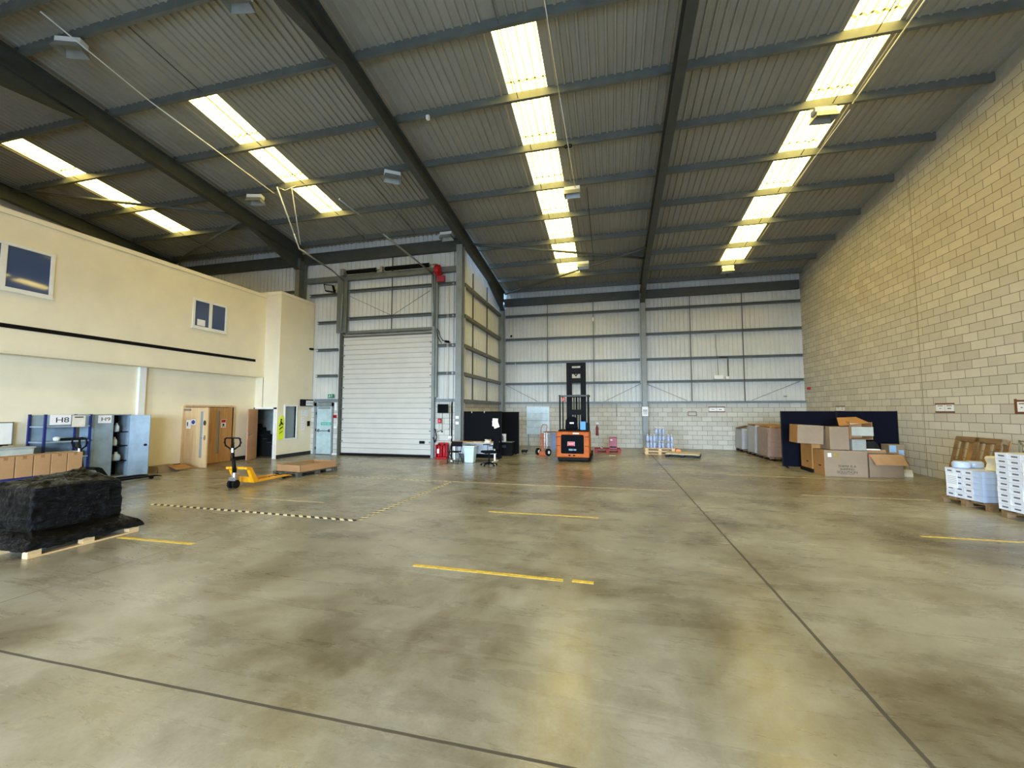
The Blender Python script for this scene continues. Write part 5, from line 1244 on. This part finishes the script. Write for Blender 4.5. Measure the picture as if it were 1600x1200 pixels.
wire([(-.62, 11.95, PZ(11.95)-.1), (-.62, 16.7, PZ(16.7)-.1)], .010, 'dark cable linking the two lights under the central rooflight', mRub, 'cable', 'cable')
wire([(5.38, 5.4, PZ(5.4)-.16), (5.30, 10.2, PZ(10.2)-.12)], .014, 'pale conduit along the rooflight beside the block wall')
wire([(5.35, 10.4, PZ(10.4)-.1), (5.10, 15.1, PZ(15.1)-.12)], .008, 'thin pale wire continuing from the light beside the block wall')
o = tag(MB().tube([(-.06, 0, 0), (-.10, 0, -.04), (-.06, 0, -.09), (0, 0, -.05), (.06, 0, -.09), (.10, 0, -.04), (.06, 0, 0), (0, 0, -.03), (-.06, 0, 0)], .018, 6).build('cable_loop', mRub), 'small black cable loops on a purlin by the central rooflight', 'cable', None, (-1.0, 10.28, PZ(10.28)-.0))
tag(MB().box(-.04, .04, -.04, .04, -.05, .05).build('junction_box', mWht, None, .008), 'tiny white junction box under the purlin near the central rafter', 'junction box', None, (-4.2, 8.68, PZ(8.68)-.05))

# ------------------------------------------------------------------ floor markings
def tape(x0, y0, x1, y1, w, m, label, cat='floor tape', group='floor marking tapes'):
    a = math.atan2(y1-y0, x1-x0); L = math.hypot(x1-x0, y1-y0)
    o = MB().box(0, L, -w/2, w/2, 0, .0015).build('floor_tape', m); return tag(o, label, cat, group, (x0, y0, .0005), a)
tape(-2.15, 4.25, -.50, 4.23, .062, mTapeY, 'bright yellow tape strip on the open floor nearest the viewer')
tape(-.41, 4.245, -.20, 4.24, .060, mTapeY, 'short end piece of the nearest yellow tape strip')
tape(-2.05, 6.76, -.23, 6.78, .050, mTapeY, 'second yellow tape strip across the middle of the open floor')
tape(-6.47, 4.22, -5.22, 4.24, .060, mTapeY, 'yellow tape strip beginning at the black wrapped load')
tape(-7.03, 6.68, -5.22, 6.69, .050, mTapeP, 'pale tape strip on the floor beside the yellow pallet truck forks')
tape(4.05, 6.83, 6.2, 6.84, .050, mTapeY, 'faint yellow tape strip in front of the white carton stacks')
tape(-8.2, 5.82, -3.87, 5.72, .080, mTapeBW, 'black and cream hazard tape forming the near side of the marked box')
tape(-3.87, 5.72, -3.75, 9.38, .080, mTapeBW, 'black and cream hazard tape forming the open-floor side of the marked box')
tape(-8.6, 9.47, -3.75, 9.36, .060, mTapeWorn, 'worn hazard tape forming the far side of the marked box')
tape(-9.25, 6.15, -8.65, 9.40, .060, mTapeWorn, 'worn hazard tape forming the office side of the marked box')
tape(-3.70, 9.36, 1.2, 9.40, .045, mTapeP, 'pale worn line continuing from the marked box across the bay')
tape(3.0, 12.1, 6.6, 11.95, .045, mTapeP, 'pale worn line in front of the carton heap')
tape(3.7, 9.55, 5.9, 9.58, .040, mTapeP, 'pale worn line leading to the lower stack of white cartons')

# ------------------------------------------------------------------ daylight, camera, real size
w = bpy.data.worlds.new('World'); bpy.context.scene.world = w; w.use_nodes = True
nt = w.node_tree; bg = nt.nodes['Background']
tc = nt.nodes.new('ShaderNodeTexCoord'); sp = nt.nodes.new('ShaderNodeSeparateXYZ'); rp = nt.nodes.new('ShaderNodeValToRGB')
nt.links.new(tc.outputs['Generated'], sp.inputs[0]); nt.links.new(sp.outputs[2], rp.inputs[0])
e = rp.color_ramp.elements; e[0].position = 0; e[0].color = (.62, .80, 1, 1); e[1].position = .6; e[1].color = (.34, .56, 1, 1)
nt.links.new(rp.outputs[0], bg.inputs[0]); bg.inputs[1].default_value = SKY
for i, (a, b, h) in enumerate(DO):
    ld = bpy.data.lights.new('door_portal', 'AREA'); ld.shape = 'RECTANGLE'; ld.size = b-a; ld.size_y = h; ld.cycles.is_portal = True
    lo = bpy.data.objects.new('door_portal', ld); C.objects.link(lo); lo.location = ((a+b)/2, YB-.2, h/2); lo.rotation_euler = (R(90), 0, 0)

cd = bpy.data.cameras.new('camera'); cam = bpy.data.objects.new('camera', cd); C.objects.link(cam)
cd.sensor_width = 36; cd.lens = 639.1/1600*36; cd.clip_end = 300; cd.clip_start = .05
cam.location = (0, 0, 1.7); cam.rotation_euler = (R(93.75), 0, R(13.68))
bpy.context.scene.camera = cam

done = set()
for o in bpy.data.objects:
    if o.type == 'MESH' and o.data.name not in done:
        done.add(o.data.name); o.data.transform(Matrix.Scale(S, 4))
    o.location = o.location*S
    if o.type == 'MESH':
        for md in o.modifiers:
            if md.type == 'BEVEL': md.width *= S
    if o.type == 'LIGHT': o.data.size *= S; o.data.size_y *= S

sc = bpy.context.scene
sc.view_settings.view_transform = 'Standard'; sc.view_settings.look = 'None'; sc.view_settings.gamma = 1
sc.view_settings.exposure = EXPO; sc.view_settings.use_curve_mapping = False
sc.cycles.max_bounces = 10; sc.cycles.diffuse_bounces = 7; sc.cycles.glossy_bounces = 4; sc.cycles.transmission_bounces = 6
